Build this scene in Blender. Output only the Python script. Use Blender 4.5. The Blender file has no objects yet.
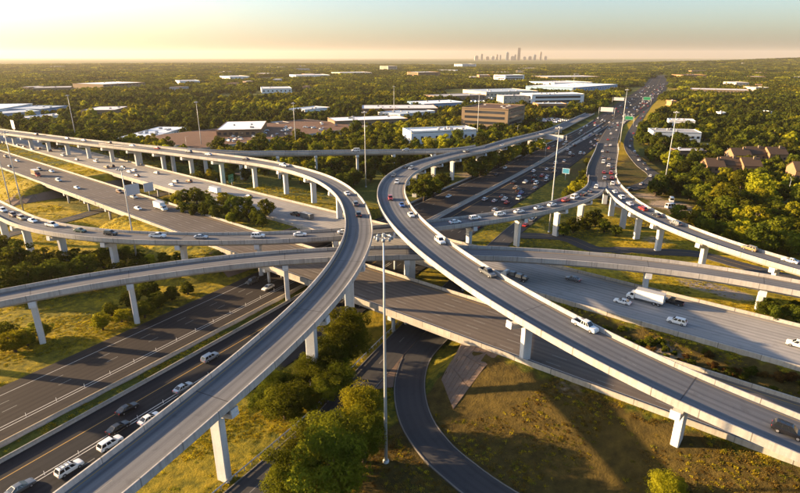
import bpy, bmesh, math, random
import numpy as np
R = math.radians
rng = np.random.default_rng(7)
random.seed(7)
scene = bpy.context.scene
COL = scene.collection

# ------------------------------------------------------------------ camera
CAM_H, FPX, PITCH = 75.0, 533.0, R(19.57)
cam_d = bpy.data.cameras.new('camera')
cam_d.sensor_width = 36.0
cam_d.lens = FPX / 800.0 * 36.0
cam_d.clip_start = 1.0
cam_d.clip_end = 80000.0
cam = bpy.data.objects.new('camera', cam_d)
COL.objects.link(cam)
cam.location = (0, 0, CAM_H)
cam.rotation_euler = (R(90) - PITCH, 0, 0)
scene.camera = cam

# ------------------------------------------------------------------ sky, sun, exposure
SUN_EL, SUN_AZ = R(12.5), R(-79.0)        # azimuth from +Y, negative = to the left
world = bpy.data.worlds.new('World')
scene.world = world
world.use_nodes = True
wn = world.node_tree.nodes; wl = world.node_tree.links
wn.clear()
sky = wn.new('ShaderNodeTexSky')
sky.sky_type = 'NISHITA'
sky.sun_disc = False
sky.sun_elevation = SUN_EL
sky.sun_rotation = SUN_AZ
sky.altitude = 200.0
sky.air_density = 1.0
sky.dust_density = 2.9
sky.ozone_density = 2.8
bg = wn.new('ShaderNodeBackground')
bg.inputs['Strength'].default_value = 0.078
wo = wn.new('ShaderNodeOutputWorld')
wl.new(sky.outputs[0], bg.inputs[0]); wl.new(bg.outputs[0], wo.inputs[0])

sun_d = bpy.data.lights.new('sun', 'SUN')
sun_d.energy = 5.0
sun_d.angle = R(0.6)
sun_d.color = (1.0, 0.68, 0.36)
sun = bpy.data.objects.new('sun', sun_d)
COL.objects.link(sun)
sv = np.array([math.sin(SUN_AZ) * math.cos(SUN_EL), math.cos(SUN_AZ) * math.cos(SUN_EL), math.sin(SUN_EL)])
from mathutils import Vector, Matrix
sun.rotation_euler = Vector(sv).to_track_quat('Z', 'Y').to_euler()
sun.location = (-300, 60, 120)

vs = scene.view_settings
vs.view_transform = 'Standard'; vs.look = 'None'
vs.exposure = 2.1; vs.gamma = 1.0
vs.use_curve_mapping = False
scene.render.engine = 'CYCLES'
cy = scene.cycles
cy.use_denoising = True
cy.max_bounces = 5; cy.diffuse_bounces = 3; cy.glossy_bounces = 2
cy.transmission_bounces = 3; cy.transparent_max_bounces = 6; cy.volume_bounces = 0
cy.caustics_reflective = False; cy.caustics_refractive = False
cy.sample_clamp_indirect = 4.0

# ------------------------------------------------------------------ pixel (of the 800 px photograph) to a point at height z
CP, SP = math.cos(PITCH), math.sin(PITCH)
def at(px, py, z=0.0):
    u = (px - 400.0) / FPX; v = (py - 246.5) / FPX
    r = np.array([u, CP - v * SP, -SP - v * CP])
    t = (CAM_H - z) / -r[2]
    return np.array([r[0] * t, r[1] * t, z])
def pix(p):
    y = p[1] * CP - (p[2] - CAM_H) * SP
    zz = p[1] * SP + (p[2] - CAM_H) * CP
    return 400 + FPX * p[0] / y, 246.5 - FPX * zz / y
# frame of the lower freeway (s along, n across) and of the overpass (d along, n across)
dA = np.array([.538, .843]); nA = np.array([.843, -.538])
dB = np.array([.777, -.6295]); nB = np.array([.6295, .777])
def fA(s, n): return dA * s + nA * n
def fB(d, n): return dB * d + nB * n

# ------------------------------------------------------------------ mesh helpers
class MB:
    def __init__(self): self.v = []; self.f = []; self.m = []; self.n = 0
    def add(self, v, f, m=0):
        o = self.n
        self.v.extend([tuple(map(float, p)) for p in v]); self.n += len(v)
        for q in f:
            self.f.append(tuple(i + o for i in q)); self.m.append(m)
    def box(self, c, s, rz=0.0, m=0, taper=1.0):
        hx, hy, hz = s[0] / 2, s[1] / 2, s[2] / 2
        V = []
        ca, sa = math.cos(rz), math.sin(rz)
        for z, k in ((-hz, 1.0), (hz, taper)):
            for x, y in ((-hx, -hy), (hx, -hy), (hx, hy), (-hx, hy)):
                x *= k; y *= k
                V.append((c[0] + x * ca - y * sa, c[1] + x * sa + y * ca, c[2] + z))
        self.add(V, [(0, 3, 2, 1), (4, 5, 6, 7), (0, 1, 5, 4), (1, 2, 6, 5), (2, 3, 7, 6), (3, 0, 4, 7)], m)
    def tube(self, pts, rad, seg=8, m=0, cap=True):
        pts = [np.array(p, float) for p in pts]
        V = []; F = []
        for i, p in enumerate(pts):
            a = pts[max(i - 1, 0)]; b = pts[min(i + 1, len(pts) - 1)]
            t = b - a; t /= max(np.linalg.norm(t), 1e-9)
            u = np.cross(t, (0, 0, 1) if abs(t[2]) < .9 else (1, 0, 0)); u /= np.linalg.norm(u)
            w = np.cross(t, u)
            r = rad[i] if hasattr(rad, '__len__') else rad
            for k in range(seg):
                a_ = 2 * math.pi * k / seg
                V.append(p + r * (u * math.cos(a_) + w * math.sin(a_)))
        for i in range(len(pts) - 1):
            for k in range(seg):
                k2 = (k + 1) % seg
                F.append((i * seg + k, i * seg + k2, (i + 1) * seg + k2, (i + 1) * seg + k))
        if cap:
            F.append(tuple(range(seg - 1, -1, -1)))
            F.append(tuple((len(pts) - 1) * seg + k for k in range(seg)))
        self.add(V, F, m)
    def mesh(self, name, mats, smooth=False):
        me = bpy.data.meshes.new(name)
        me.from_pydata(self.v, [], self.f)
        for m in (mats if isinstance(mats, (list, tuple)) else [mats]): me.materials.append(m)
        if len(me.polygons): me.polygons.foreach_set('material_index', self.m)
        if smooth: me.polygons.foreach_set('use_smooth', [True] * len(me.polygons))
        me.update()
        return me
    def build(self, name, mats, parent=None, smooth=False):
        return link(name, self.mesh(name, mats, smooth), parent)
def link(name, data, parent=None):
    o = bpy.data.objects.new(name, data)
    COL.objects.link(o)
    if parent is not None: o.parent = parent
    return o
def empty(name, loc=(0, 0, 0), rz=0.0):
    o = bpy.data.objects.new(name, None); COL.objects.link(o)
    o.location = loc; o.rotation_euler = (0, 0, rz); o.empty_display_size = 0.5
    return o
def tag(o, label=None, cat=None, group=None, kind=None):
    if label: o['label'] = label
    if cat: o['category'] = cat
    if group: o['group'] = group
    if kind: o['kind'] = kind
    return o
_W = ['zeroth', 'first', 'second', 'third', 'fourth', 'fifth', 'sixth', 'seventh', 'eighth', 'ninth', 'tenth', 'eleventh', 'twelfth',
      'thirteenth', 'fourteenth', 'fifteenth', 'sixteenth', 'seventeenth', 'eighteenth', 'nineteenth', 'twentieth']
def nth(i):
    if i < len(_W): return _W[i]
    return '%d%s' % (i, 'th' if 10 <= i % 100 <= 20 else {1: 'st', 2: 'nd', 3: 'rd'}.get(i % 10, 'th'))

# ------------------------------------------------------------------ paths
def arcl(P): return np.r_[0, np.cumsum(np.linalg.norm(np.diff(P[:, :2], axis=0), axis=1))]
def resample(P, step):
    d = arcl(P); n = max(2, int(round(d[-1] / step)) + 1); t = np.linspace(0, d[-1], n)
    return np.stack([np.interp(t, d, P[:, k]) for k in range(P.shape[1])], 1)
def spline(ctrl, step=3.0):
    P = np.array(ctrl, float)
    Q = np.vstack([2 * P[0] - P[1], P, 2 * P[-1] - P[-2]])
    out = []
    for i in range(1, len(Q) - 2):
        p0, p1, p2, p3 = Q[i - 1:i + 3]
        t = np.linspace(0, 1, 16, endpoint=False)[:, None]
        out.append(.5 * ((2 * p1) + (-p0 + p2) * t + (2 * p0 - 5 * p1 + 4 * p2 - p3) * t ** 2 + (-p0 + 3 * p1 - 3 * p2 + p3) * t ** 3))
    out.append(P[-1:])
    return resample(np.vstack(out), step)
def frames(P):
    T = np.gradient(P[:, :2], axis=0)
    T /= np.linalg.norm(T, axis=1)[:, None]
    return T, np.stack([T[:, 1], -T[:, 0]], 1)          # tangent, right
def sweep(P, prof, name, mat_, parent=None, closed=True, wfun=None, uv=False, caps=True, smooth=False):
    """prof: list of (k, o, dz): lateral = k * halfwidth + o, height dz over the path"""
    T, N = frames(P)
    d = arcl(P)
    n, m = len(P), len(prof)
    W = np.array([wfun(x) for x in range(n)]) if callable(wfun) else np.full(n, wfun if wfun else 1.0)
    pr = np.array(prof, float)
    lat = W[:, None] * pr[None, :, 0] + pr[None, :, 1]
    V = np.empty((n, m, 3))
    V[..., 0] = P[:, None, 0] + N[:, None, 0] * lat
    V[..., 1] = P[:, None, 1] + N[:, None, 1] * lat
    V[..., 2] = P[:, None, 2] + pr[None, :, 2]
    F = []
    mm = m if closed else m - 1
    for i in range(n - 1):
        for j in range(mm):
            j2 = (j + 1) % m
            F.append((i * m + j, i * m + j2, (i + 1) * m + j2, (i + 1) * m + j))
    if closed and caps:
        F.append(tuple(range(m - 1, -1, -1))); F.append(tuple((n - 1) * m + j for j in range(m)))
    me = bpy.data.meshes.new(name)
    me.from_pydata(V.reshape(-1, 3).tolist(), [], F)
    if uv:
        ul = me.uv_layers.new(name='road')
        vi = np.empty(len(me.loops), int); me.loops.foreach_get('vertex_index', vi)
        uvs = np.stack([lat.reshape(-1)[vi], np.repeat(d, m)[vi]], 1)
        ul.data.foreach_set('uv', uvs.reshape(-1))
    me.materials.append(mat_)
    if smooth: me.polygons.foreach_set('use_smooth', [True] * len(me.polygons))
    me.update()
    return link(name, me, parent)
def offset_path(P, off, dz=0.0):
    T, N = frames(P)
    Q = P.copy(); Q[:, 0] += N[:, 0] * off; Q[:, 1] += N[:, 1] * off; Q[:, 2] += dz
    return Q
def dashes(P, offs, mb, ln=3.05, gap=9.15, w=.16, dz=.006, solid=False, start=0.0, end=None):
    d = arcl(P)
    end = d[-1] if end is None else min(end, d[-1])
    for off in offs:
        Q = offset_path(P, off, dz)
        s = start
        while s < end - .5:
            e = min(s + (3.0 if solid else ln), end)
            a = [np.interp(s, d, Q[:, k]) for k in range(3)]; b = [np.interp(e, d, Q[:, k]) for k in range(3)]
            t = np.array(b[:2]) - np.array(a[:2]); L = np.linalg.norm(t)
            if L > .05:
                t /= L; r = np.array([t[1], -t[0]]) * w / 2
                mb.add([(a[0] - r[0], a[1] - r[1], a[2]), (a[0] + r[0], a[1] + r[1], a[2]), (b[0] + r[0], b[1] + r[1], b[2]), (b[0] - r[0], b[1] - r[1], b[2])], [(0, 1, 2, 3)])
            s = e if solid else s + ln + gap
# ------------------------------------------------------------------ materials
MATS = {}
class NT:
    def __init__(self, name):
        self.mat = bpy.data.materials.new(name); self.mat.use_nodes = True
        self.t = self.mat.node_tree; self.t.nodes.clear()
        self.out = self.n('ShaderNodeOutputMaterial')
        MATS[name] = self.mat
    def n(self, k, **kw):
        x = self.t.nodes.new(k)
        for a, b in kw.items(): setattr(x, a, b)
        return x
    def l(self, a, b): self.t.links.new(a, b)
    def val(self, sock, v):
        if hasattr(v, 'links') or hasattr(v, 'is_linked'): self.l(v, sock)
        else: sock.default_value = v
    def noise(self, vec, scale, detail=4.0, rough=.55):
        x = self.n('ShaderNodeTexNoise'); x.inputs['Scale'].default_value = scale
        x.inputs['Detail'].default_value = detail; x.inputs['Roughness'].default_value = rough
        if vec is not None: self.l(vec, x.inputs['Vector'])
        return x.outputs['Fac']
    def ramp(self, fac, stops):
        x = self.n('ShaderNodeValToRGB'); self.l(fac, x.inputs[0])
        e = x.color_ramp.elements
        while len(e) < len(stops): e.new(.5)
        for q, (p, c) in zip(e, stops):
            q.position = p; q.color = (*c, 1) if hasattr(c, '__len__') else (c, c, c, 1)
        return x.outputs[0]
    def mix(self, fac, a, b, mode='MIX'):
        x = self.n('ShaderNodeMix', data_type='RGBA', blend_type=mode)
        self.val(x.inputs[0], fac)
        for s, v in ((x.inputs[6], a), (x.inputs[7], b)):
            if hasattr(v, 'is_linked'): self.l(v, s)
            else: s.default_value = (*v, 1) if len(v) == 3 else v
        return x.outputs[2]
    def math(self, op, a, b=None, c=None):
        x = self.n('ShaderNodeMath', operation=op)
        for i, v in enumerate((a, b, c)):
            if v is not None: self.val(x.inputs[i], v)
        return x.outputs[0]
    def mapping(self, vec, scale):
        x = self.n('ShaderNodeMapping'); self.l(vec, x.inputs[0]); x.inputs['Scale'].default_value = scale
        return x.outputs[0]
    def bump(self, h, strength=.3, dist=.1):
        x = self.n('ShaderNodeBump'); x.inputs['Strength'].default_value = strength; x.inputs['Distance'].default_value = dist
        self.l(h, x.inputs['Height']); return x.outputs[0]
    def principled(self, col, rough=.8, normal=None, **kw):
        p = self.n('ShaderNodeBsdfPrincipled')
        if hasattr(col, 'is_linked'): self.l(col, p.inputs['Base Color'])
        else: p.inputs['Base Color'].default_value = (*col, 1)
        self.val(p.inputs['Roughness'], rough)
        if not hasattr(rough, 'is_linked') and rough >= .75: p.inputs['Specular IOR Level'].default_value = .12
        if normal is not None: self.l(normal, p.inputs['Normal'])
        for k, v in kw.items(): self.val(p.inputs[k.replace('_', ' ')], v)
        self.l(p.outputs[0], self.out.inputs[0])
        return p
    def geo(self): return self.n('ShaderNodeNewGeometry').outputs['Position']

def m_plain(name, c, rough=.7, var=.25, scale=1.5, bump=0.0, coord='pos', **kw):
    t = NT(name)
    vec = t.geo() if coord == 'pos' else t.n('ShaderNodeTexCoord').outputs['Object']
    f = t.noise(vec, scale, 5)
    f2 = t.noise(vec, scale * .13, 3)
    a = tuple(x * (1 - var) for x in c); b = tuple(min(1, x * (1 + var)) for x in c)
    col = t.mix(t.math('MULTIPLY_ADD', f, .6, t.math('MULTIPLY', f2, .4)), a, b)
    t.principled(col, rough, t.bump(f, bump, .05) if bump else None, **kw)
    return t.mat

def m_road(name, base, track, lane=3.66, off=0.0, streak=.3, joint=0.0, patch=.25, rough=.85, warm=(1.06, 1, .92)):
    """road surface: u across / v along in metres; tyre-polished tracks, long streaks, patches, transverse joints"""
    t = NT(name)
    uv = t.n('ShaderNodeUVMap', uv_map='road').outputs[0]
    sep = t.n('ShaderNodeSeparateXYZ'); t.l(uv, sep.inputs[0])
    u, v = sep.outputs[0], sep.outputs[1]
    pos = t.geo()
    wob = t.math('MULTIPLY_ADD', t.noise(pos, .03, 2), .8, -.4)
    fr = t.math('FRACT', t.math('DIVIDE', t.math('ADD', t.math('ADD', u, wob), 1000.0 * lane + off), lane))
    dist = t.math('ABSOLUTE', t.math('SUBTRACT', t.math('ABSOLUTE', t.math('SUBTRACT', fr, .5)), .24))
    tr = t.math('SUBTRACT', 1.0, t.math('SMOOTH_MIN', t.math('DIVIDE', dist, .17), 1.0, .3))
    st = t.noise(t.mapping(uv, (1.1, .012, 1)), 1.0, 5)
    st2 = t.noise(t.mapping(uv, (.35, .006, 1)), 1.0, 3)
    pa = t.noise(pos, .045, 4)
    gr = t.noise(pos, 6.0, 3)
    k = t.math('MULTIPLY', tr, t.math('MULTIPLY_ADD', st2, 1.5, -.25))
    col = t.mix(k, base, track)
    k2 = t.math('MULTIPLY_ADD', t.math('SUBTRACT', st, .5), streak * 2.2, 1.0)
    k2 = t.math('ADD', k2, t.math('MULTIPLY', t.math('SUBTRACT', pa, .5), patch * 2))
    k2 = t.math('ADD', k2, t.math('MULTIPLY', t.math('SUBTRACT', gr, .5), .25))
    blot = t.ramp(t.noise(pos, .35, 6, .7), [(.56, 0.0), (.7, 1.0)])
    k2 = t.math('SUBTRACT', k2, t.math('MULTIPLY', blot, .22))
    if joint:
        fj = t.math('FRACT', t.math('DIVIDE', v, joint))
        j = t.math('LESS_THAN', fj, .012)
        k2 = t.math('SUBTRACT', k2, t.math('MULTIPLY', j, .35))
    comb = t.n('ShaderNodeCombineXYZ')
    for i, w in enumerate(warm):
        t.l(t.math('MULTIPLY', k2, 1.0 + (w - 1.0)), comb.inputs[i])
    col = t.mix(1.0, col, comb.outputs[0], 'MULTIPLY')
    t.principled(col, rough, t.bump(gr, .15, .02))
    return t.mat

def m_concrete(name, c, stain=.5, rough=.85, dark=(.16, .15, .14), joint=0.0):
    t = NT(name)
    pos = t.geo()
    big = t.noise(pos, .12, 4)
    fine = t.noise(pos, 3.0, 5)
    streak = t.noise(t.mapping(pos, (1.6, 1.6, .12)), 1.0, 4)
    f = t.ramp(streak, [(.45, 0.0), (.75, 1.0)])
    col = t.mix(t.math('MULTIPLY', f, stain), c, dark)
    k = t.math('MULTIPLY_ADD', t.math('SUBTRACT', big, .5), .5, 1.0)
    k = t.math('ADD', k, t.math('MULTIPLY', t.math('SUBTRACT', fine, .5), .35))
    if joint:
        uv = t.n('ShaderNodeUVMap', uv_map='road').outputs[0]; sp = t.n('ShaderNodeSeparateXYZ'); t.l(uv, sp.inputs[0])
        vj = t.math('DIVIDE', sp.outputs[1], joint)
        k = t.math('SUBTRACT', k, t.math('MULTIPLY', t.math('LESS_THAN', t.math('FRACT', vj), .022), .5))
        wn_ = t.n('ShaderNodeTexWhiteNoise', noise_dimensions='1D'); t.l(t.math('FLOOR', vj), wn_.inputs['W'])
        k = t.math('ADD', k, t.math('MULTIPLY', t.math('SUBTRACT', wn_.outputs['Value'], .5), .22))
    cb = t.n('ShaderNodeCombineXYZ')
    for i in range(3): t.l(k, cb.inputs[i])
    col = t.mix(1.0, col, cb.outputs[0], 'MULTIPLY')
    t.principled(col, rough, t.bump(fine, .2, .03))
    return t.mat

M = {}
M['deck'] = m_road('ramp_deck_concrete', (.125, .136, .158), (.05, .057, .072), lane=3.6, off=1.8, streak=.3, patch=.3)
M['deckB'] = m_road('overpass_deck_concrete', (.115, .105, .102), (.055, .052, .054), lane=3.66, streak=.3, patch=.3)
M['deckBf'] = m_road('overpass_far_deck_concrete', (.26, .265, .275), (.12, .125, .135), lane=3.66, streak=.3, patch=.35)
M['asph_l'] = m_road('freeway_asphalt_worn', (.034, .031, .031), (.017, .016, .018), lane=3.6, streak=.3, patch=.3)
M['asph'] = m_road('freeway_asphalt_dark', (.02, .022, .027), (.012, .013, .017), lane=3.6, streak=.3, patch=.25)
M['asph_f'] = m_road('frontage_asphalt', (.05, .053, .06), (.035, .037, .043), lane=3.4, streak=.15, patch=.2)
M['parapet'] = m_concrete('parapet_concrete', (.38, .36, .335), .5, joint=7.6)
M['barrier'] = m_concrete('barrier_concrete', (.34, .315, .275), .4)
M['kerb'] = m_concrete('kerb_concrete', (.17, .16, .145), .4)
M['bparapet'] = m_concrete('overpass_parapet_concrete', (.36, .335, .295), .5, joint=9.1)
M['girder'] = m_concrete('girder_concrete', (.34, .32, .3), .3)
M['pier'] = m_concrete('pier_concrete', (.54, .545, .55), .22, dark=(.25, .24, .23))
M['riprap'] = m_concrete('slope_paving_concrete', (.15, .105, .078), .4)
M['white_line'] = m_plain('white_road_paint', (.4, .4, .39), .7, .35, 2.0)
M['worn_line'] = m_plain('worn_road_paint', (.2, .2, .195), .8, .5, .8)
M['yellow_line'] = m_plain('yellow_road_paint', (.36, .22, .04), .7, .25, 2.0)
M['joint'] = m_plain('joint_rubber', (.05, .05, .055), .8)
M['galv'] = m_plain('galvanised_steel', (.42, .43, .43), .5, .15, 2.0, Metallic=.35)
M['rail'] = m_plain('guardrail_steel', (.5, .5, .5), .45, .15, 2.0, Metallic=.4)
M['white_plastic'] = m_plain('white_plastic', (.75, .75, .74), .5, .1)
M['lamp'] = m_plain('lamp_housing', (.28, .29, .3), .4, .1)
M['lens'] = m_plain('lamp_glass', (.7, .72, .72), .15, .05)
M['sign_back'] = m_plain('sign_back_aluminium', (.42, .43, .45), .5, .15, .8)
M['sign_green'] = m_plain('sign_green', (.01, .16, .075), .4, .1, 1.0)
M['sign_blue'] = m_plain('sign_blue', (.05, .24, .38), .4, .1, 1.0)
M['sign_white'] = m_plain('sign_white', (.75, .75, .75), .4, .1, 1.0)
M['bark'] = m_plain('bark', (.06, .045, .035), .95, .3, 4.0, .4)

def m_ground():
    t = NT('dry_grass_ground')
    pos = t.geo()
    at_ = t.n('ShaderNodeVertexColor', layer_name='soil').outputs[0]
    sep = t.n('ShaderNodeSeparateColor'); t.l(at_, sep.inputs[0])
    gold, dirt, brown = sep.outputs[0], sep.outputs[1], sep.outputs[2]
    n1 = t.noise(pos, .05, 5, .6); n2 = t.noise(pos, .45, 5, .65); n3 = t.noise(pos, 2.6, 4, .7)
    green = t.mix(t.ramp(n2, [(.3, 0.), (.7, 1.)]), (.03, .042, .006), (.1, .105, .013))
    goldc = t.mix(t.ramp(n2, [(.3, 0.), (.72, 1.)]), (.16, .118, .008), (.42, .30, .016))
    brownc = t.mix(t.ramp(n2, [(.3, 0.), (.72, 1.)]), (.036, .027, .008), (.1, .07, .016))
    dirtc = t.mix(n2, (.16, .12, .085), (.36, .29, .22))
    def soft(x, lo=.35, hi=.65):
        y = t.math('ADD', x, t.math('MULTIPLY', t.math('SUBTRACT', n1, .5), .7))
        y = t.math('ADD', y, t.math('MULTIPLY', t.math('SUBTRACT', n2, .5), .5))
        return t.ramp(y, [(lo, 0.), (hi, 1.)])
    col = t.mix(soft(gold), green, goldc)
    col = t.mix(soft(brown), col, brownc)
    col = t.mix(soft(dirt), col, dirtc)
    k = t.math('MULTIPLY_ADD', n3, .5, .75)
    cb = t.n('ShaderNodeCombineXYZ')
    for i in range(3): t.l(k, cb.inputs[i])
    col = t.mix(1.0, col, cb.outputs[0], 'MULTIPLY')
    h = t.math('ADD', n3, t.math('MULTIPLY', n2, 2.0))
    t.principled(col, .95, t.bump(h, .6, .35))
    return t.mat
M['ground'] = m_ground()

def m_leaf(name, c1, c2, c3):
    t = NT(name)
    pos = t.n('ShaderNodeTexCoord').outputs['Object']
    n = t.noise(pos, .55, 3); n2 = t.noise(pos, 3.5, 2)
    r = t.n('ShaderNodeObjectInfo').outputs['Random']
    f = t.math('ADD', t.math('MULTIPLY', n, .7), t.math('MULTIPLY', n2, .3))
    col = t.ramp(f, [(.32, c1), (.5, c2), (.68, c3)])
    nb_ = t.noise(t.geo(), .1, 2); nc_ = t.noise(t.geo(), .012, 2)
    k_ = t.math('ADD', t.math('MULTIPLY_ADD', nb_, 1.5, .0), t.math('MULTIPLY', nc_, .5))
    cb_ = t.n('ShaderNodeCombineXYZ')
    for i_, w_ in enumerate((.95, 1.04, .9)): t.l(t.math('MULTIPLY', k_, w_), cb_.inputs[i_])
    col = t.mix(1.0, col, cb_.outputs[0], 'MULTIPLY')
    hs = t.n('ShaderNodeHueSaturation'); t.l(col, hs.inputs['Color'])
    t.l(t.math('MULTIPLY_ADD', r, .026, .474), hs.inputs['Hue'])
    t.l(t.math('MULTIPLY_ADD', r, .6, .7), hs.inputs['Value'])
    d = t.n('ShaderNodeBsdfDiffuse'); tr = t.n('ShaderNodeBsdfTranslucent'); mx = t.n('ShaderNodeMixShader')
    t.l(hs.outputs[0], d.inputs[0]); t.l(hs.outputs[0], tr.inputs[0])
    mx.inputs[0].default_value = .48
    t.l(d.outputs[0], mx.inputs[1]); t.l(tr.outputs[0], mx.inputs[2]); t.l(mx.outputs[0], t.out.inputs[0])
    return t.mat
M['leaf_gold'] = m_leaf('leaf_golden', (.11, .11, .008), (.26, .24, .013), (.44, .385, .026))
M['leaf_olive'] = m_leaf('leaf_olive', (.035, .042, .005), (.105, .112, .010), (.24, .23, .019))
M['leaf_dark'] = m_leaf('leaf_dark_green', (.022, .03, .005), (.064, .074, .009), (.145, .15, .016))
M['leaf_rust'] = m_leaf('leaf_brown', (.05, .03, .01), (.12, .065, .018), (.2, .12, .03))
M['grass_blade'] = m_leaf('grass_blade', (.22, .18, .014), (.4, .31, .02), (.55, .42, .04))
# ------------------------------------------------------------------ plan of the roads (metres; camera stands over the origin, looking along +Y)
ZB = 7.2
def pxs(L): return [at(*q) for q in L]
PC = spline([(-66, 16, 12.5), (-57, 34, 14.2), (-48.4, 50.5, 15.6), (-40.9, 64.3, 16.9), (-34.2, 77.5, 18.1), (-28.1, 91, 19), (-22.8, 104.7, 19.8), (-18.5, 118.9, 20.4),
             (-15.5, 133.3, 20.8), (-13.8, 147.9, 21), (-13.4, 162.7, 21), (-14.4, 177.4, 21), (-16.5, 192, 20.9), (-19.6, 206.5, 20.9),
             (-23.9, 220.6, 20.8), (-29.5, 234.3, 20.7), (-36.3, 247.3, 20.6), (-44.5, 259.6, 20.4), (-54, 270.9, 20.3), (-64.6, 281.2, 20.2),
             (-76, 290.5, 20.1), (-88.1, 299, 20), (-113.3, 314.4, 19.7), (-138.5, 329.8, 19.5), (-163.7, 345.2, 19.1), (-189.3, 359.8, 18.7),
             (-227.6, 382, 18.2), (-265.2, 405.4, 17.7), (-315.2, 436.9, 17.1), (-380, 477, 16.3), (-450, 520, 15)])
PD = spline([(263, 757, 1.2), (212, 660, 2.6), (167.4, 567.4, 5.5), (138, 508, 8.5), (111.1, 460.7, 11), (87.8, 421.2, 13), (69, 386, 14.6), (53, 362.1, 15.2), (43.1, 351.3, 15.4), (33.8, 339.9, 15.6), (25.4, 327.9, 15.9),
             (17.8, 315.3, 16.3), (11.3, 302.2, 16.8), (5.9, 288.5, 17.2), (1.6, 274.5, 17.7), (-1.4, 260.1, 18.2), (-3.2, 245.6, 18.7),
             (-3.8, 230.9, 19.2), (-3.4, 216.3, 19.7), (-2, 201.7, 20.1), (.3, 187.2, 20.5), (3.5, 172.9, 20.8), (7.7, 158.8, 20.9),
             (12.6, 145, 20.9), (18.4, 131.5, 20.8), (25.1, 118.5, 20.5), (32.9, 106, 19.9), (41.7, 94.3, 19), (51.8, 83.7, 17.7),
             (63.1, 74.3, 16.2), (75, 65.5, 14.6), (96, 51, 12)])
PF = spline([(-215, 253, 13), (-193, 237, 13.6), (-170.5, 218.5, 14), (-158.5, 209, 14), (-146.6, 200.1, 14), (-133.8, 192.7, 14), (-120.2, 187, 14), (-105.9, 183, 14),
             (-91.3, 180.6, 14), (-76.5, 179.7, 14), (-61.7, 179.8, 14), (-46.9, 180.8, 14), (-32.3, 182.8, 14), (-17.8, 185.8, 14),
             (-3.5, 189.9, 14), (10.5, 194.6, 14), (24.3, 200, 14), (37.8, 206, 14), (50.9, 213, 14), (63.4, 221, 14), (75, 230.2, 14),
             (85.2, 240.9, 13.95), (93.6, 252.4, 13.88), (99.6, 264, 13.8), (103.6, 275, 13.74), (107.2, 285, 13.69)])
PH = spline([(113.5, 289, 13.7), (108.2, 270.5, 13.65), (105.1, 253.1, 13.5), (103, 234.7, 13.3), (103.9, 216.1, 12.9), (108.3, 198.1, 12.3), (116.1, 181.2, 11.4), (126.8, 166, 10.4),
             (140, 151, 9.4), (158, 134, 8)])
PFH = spline([(105, 272.5, 13.78), (112.5, 294, 13.72), (121.5, 318, 13.4), tuple(at(606.5, 152, 10.8)), tuple(at(608.5, 141, 6.6)), tuple(at(613, 130.5, 2.4)), tuple(at(618.5, 122, .5)), tuple(at(624, 115, .2))])
PG = spline([(-131, 108, 15.2), (-115, 120.5, 15.2), (-101.7, 129.9, 15.1), (-88.5, 138.3, 15.1), (-74.5, 145.5, 15), (-60, 151.4, 15), (-45.1, 156.2, 15), (-29.7, 159.5, 15),
             (-14.2, 161.7, 15), (1.5, 162.7, 15), (17.2, 162.7, 15), (32.8, 161.4, 15), (48.3, 158.9, 15), (63.6, 155.4, 15), (78.5, 150.7, 15),
             (92.9, 144.4, 15), (106.4, 136.4, 15), (119.5, 127.5, 14.8), (137, 114, 14.4)])
PE = spline([(-205, 372.6, 18.55), (-178, 359.5, 18.4), (-152, 350.5, 18), (-126, 344, 17.5), (-101.1, 340.7, 17), (-84.3, 342.4, 16.8), (-67.6, 344.7, 16.5), (-51, 347.6, 16.3),
             (-34.4, 350.4, 16.1), (-17.7, 352.8, 15.9), (-1, 355, 15.7), (15.7, 357.6, 15.45), (31, 361.4, 15.25), (45, 369, 15.05), (57, 381, 14.75)])
def straight(a, b, z, step=6.0):
    n = max(2, int(np.linalg.norm(np.array(b) - np.array(a)) / step))
    t = np.linspace(0, 1, n)[:, None]
    return np.hstack([(1 - t) * np.array(a) + t * np.array(b), np.full((n, 1), z)])
PBN = straight(fB(-640, 114.2), fB(70, 114.2), ZB)
PBF = straight(fB(-640, 152.8), fB(90, 152.8), ZB + .1)
def pathA(tab, z=.05):
    return spline([(*fA(s, n), z) for s, n in tab], 6.0)
TAL = [(-110, -126.5), (40, -128.7), (218, -134), (400, -137), (603, -143), (753, -155), (965, -174), (1357, -211), (1717, -250), (2105, -297), (2600, -360)]
TAR = [(-110, -97), (40, -99.2), (218, -107.5), (290, -110.5), (400, -115), (537, -124), (753, -139), (965, -156), (1357, -187), (1717, -226), (2105, -273), (2600, -335)]
PAL, PAR = pathA(TAL), pathA(TAR, .075)

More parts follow.
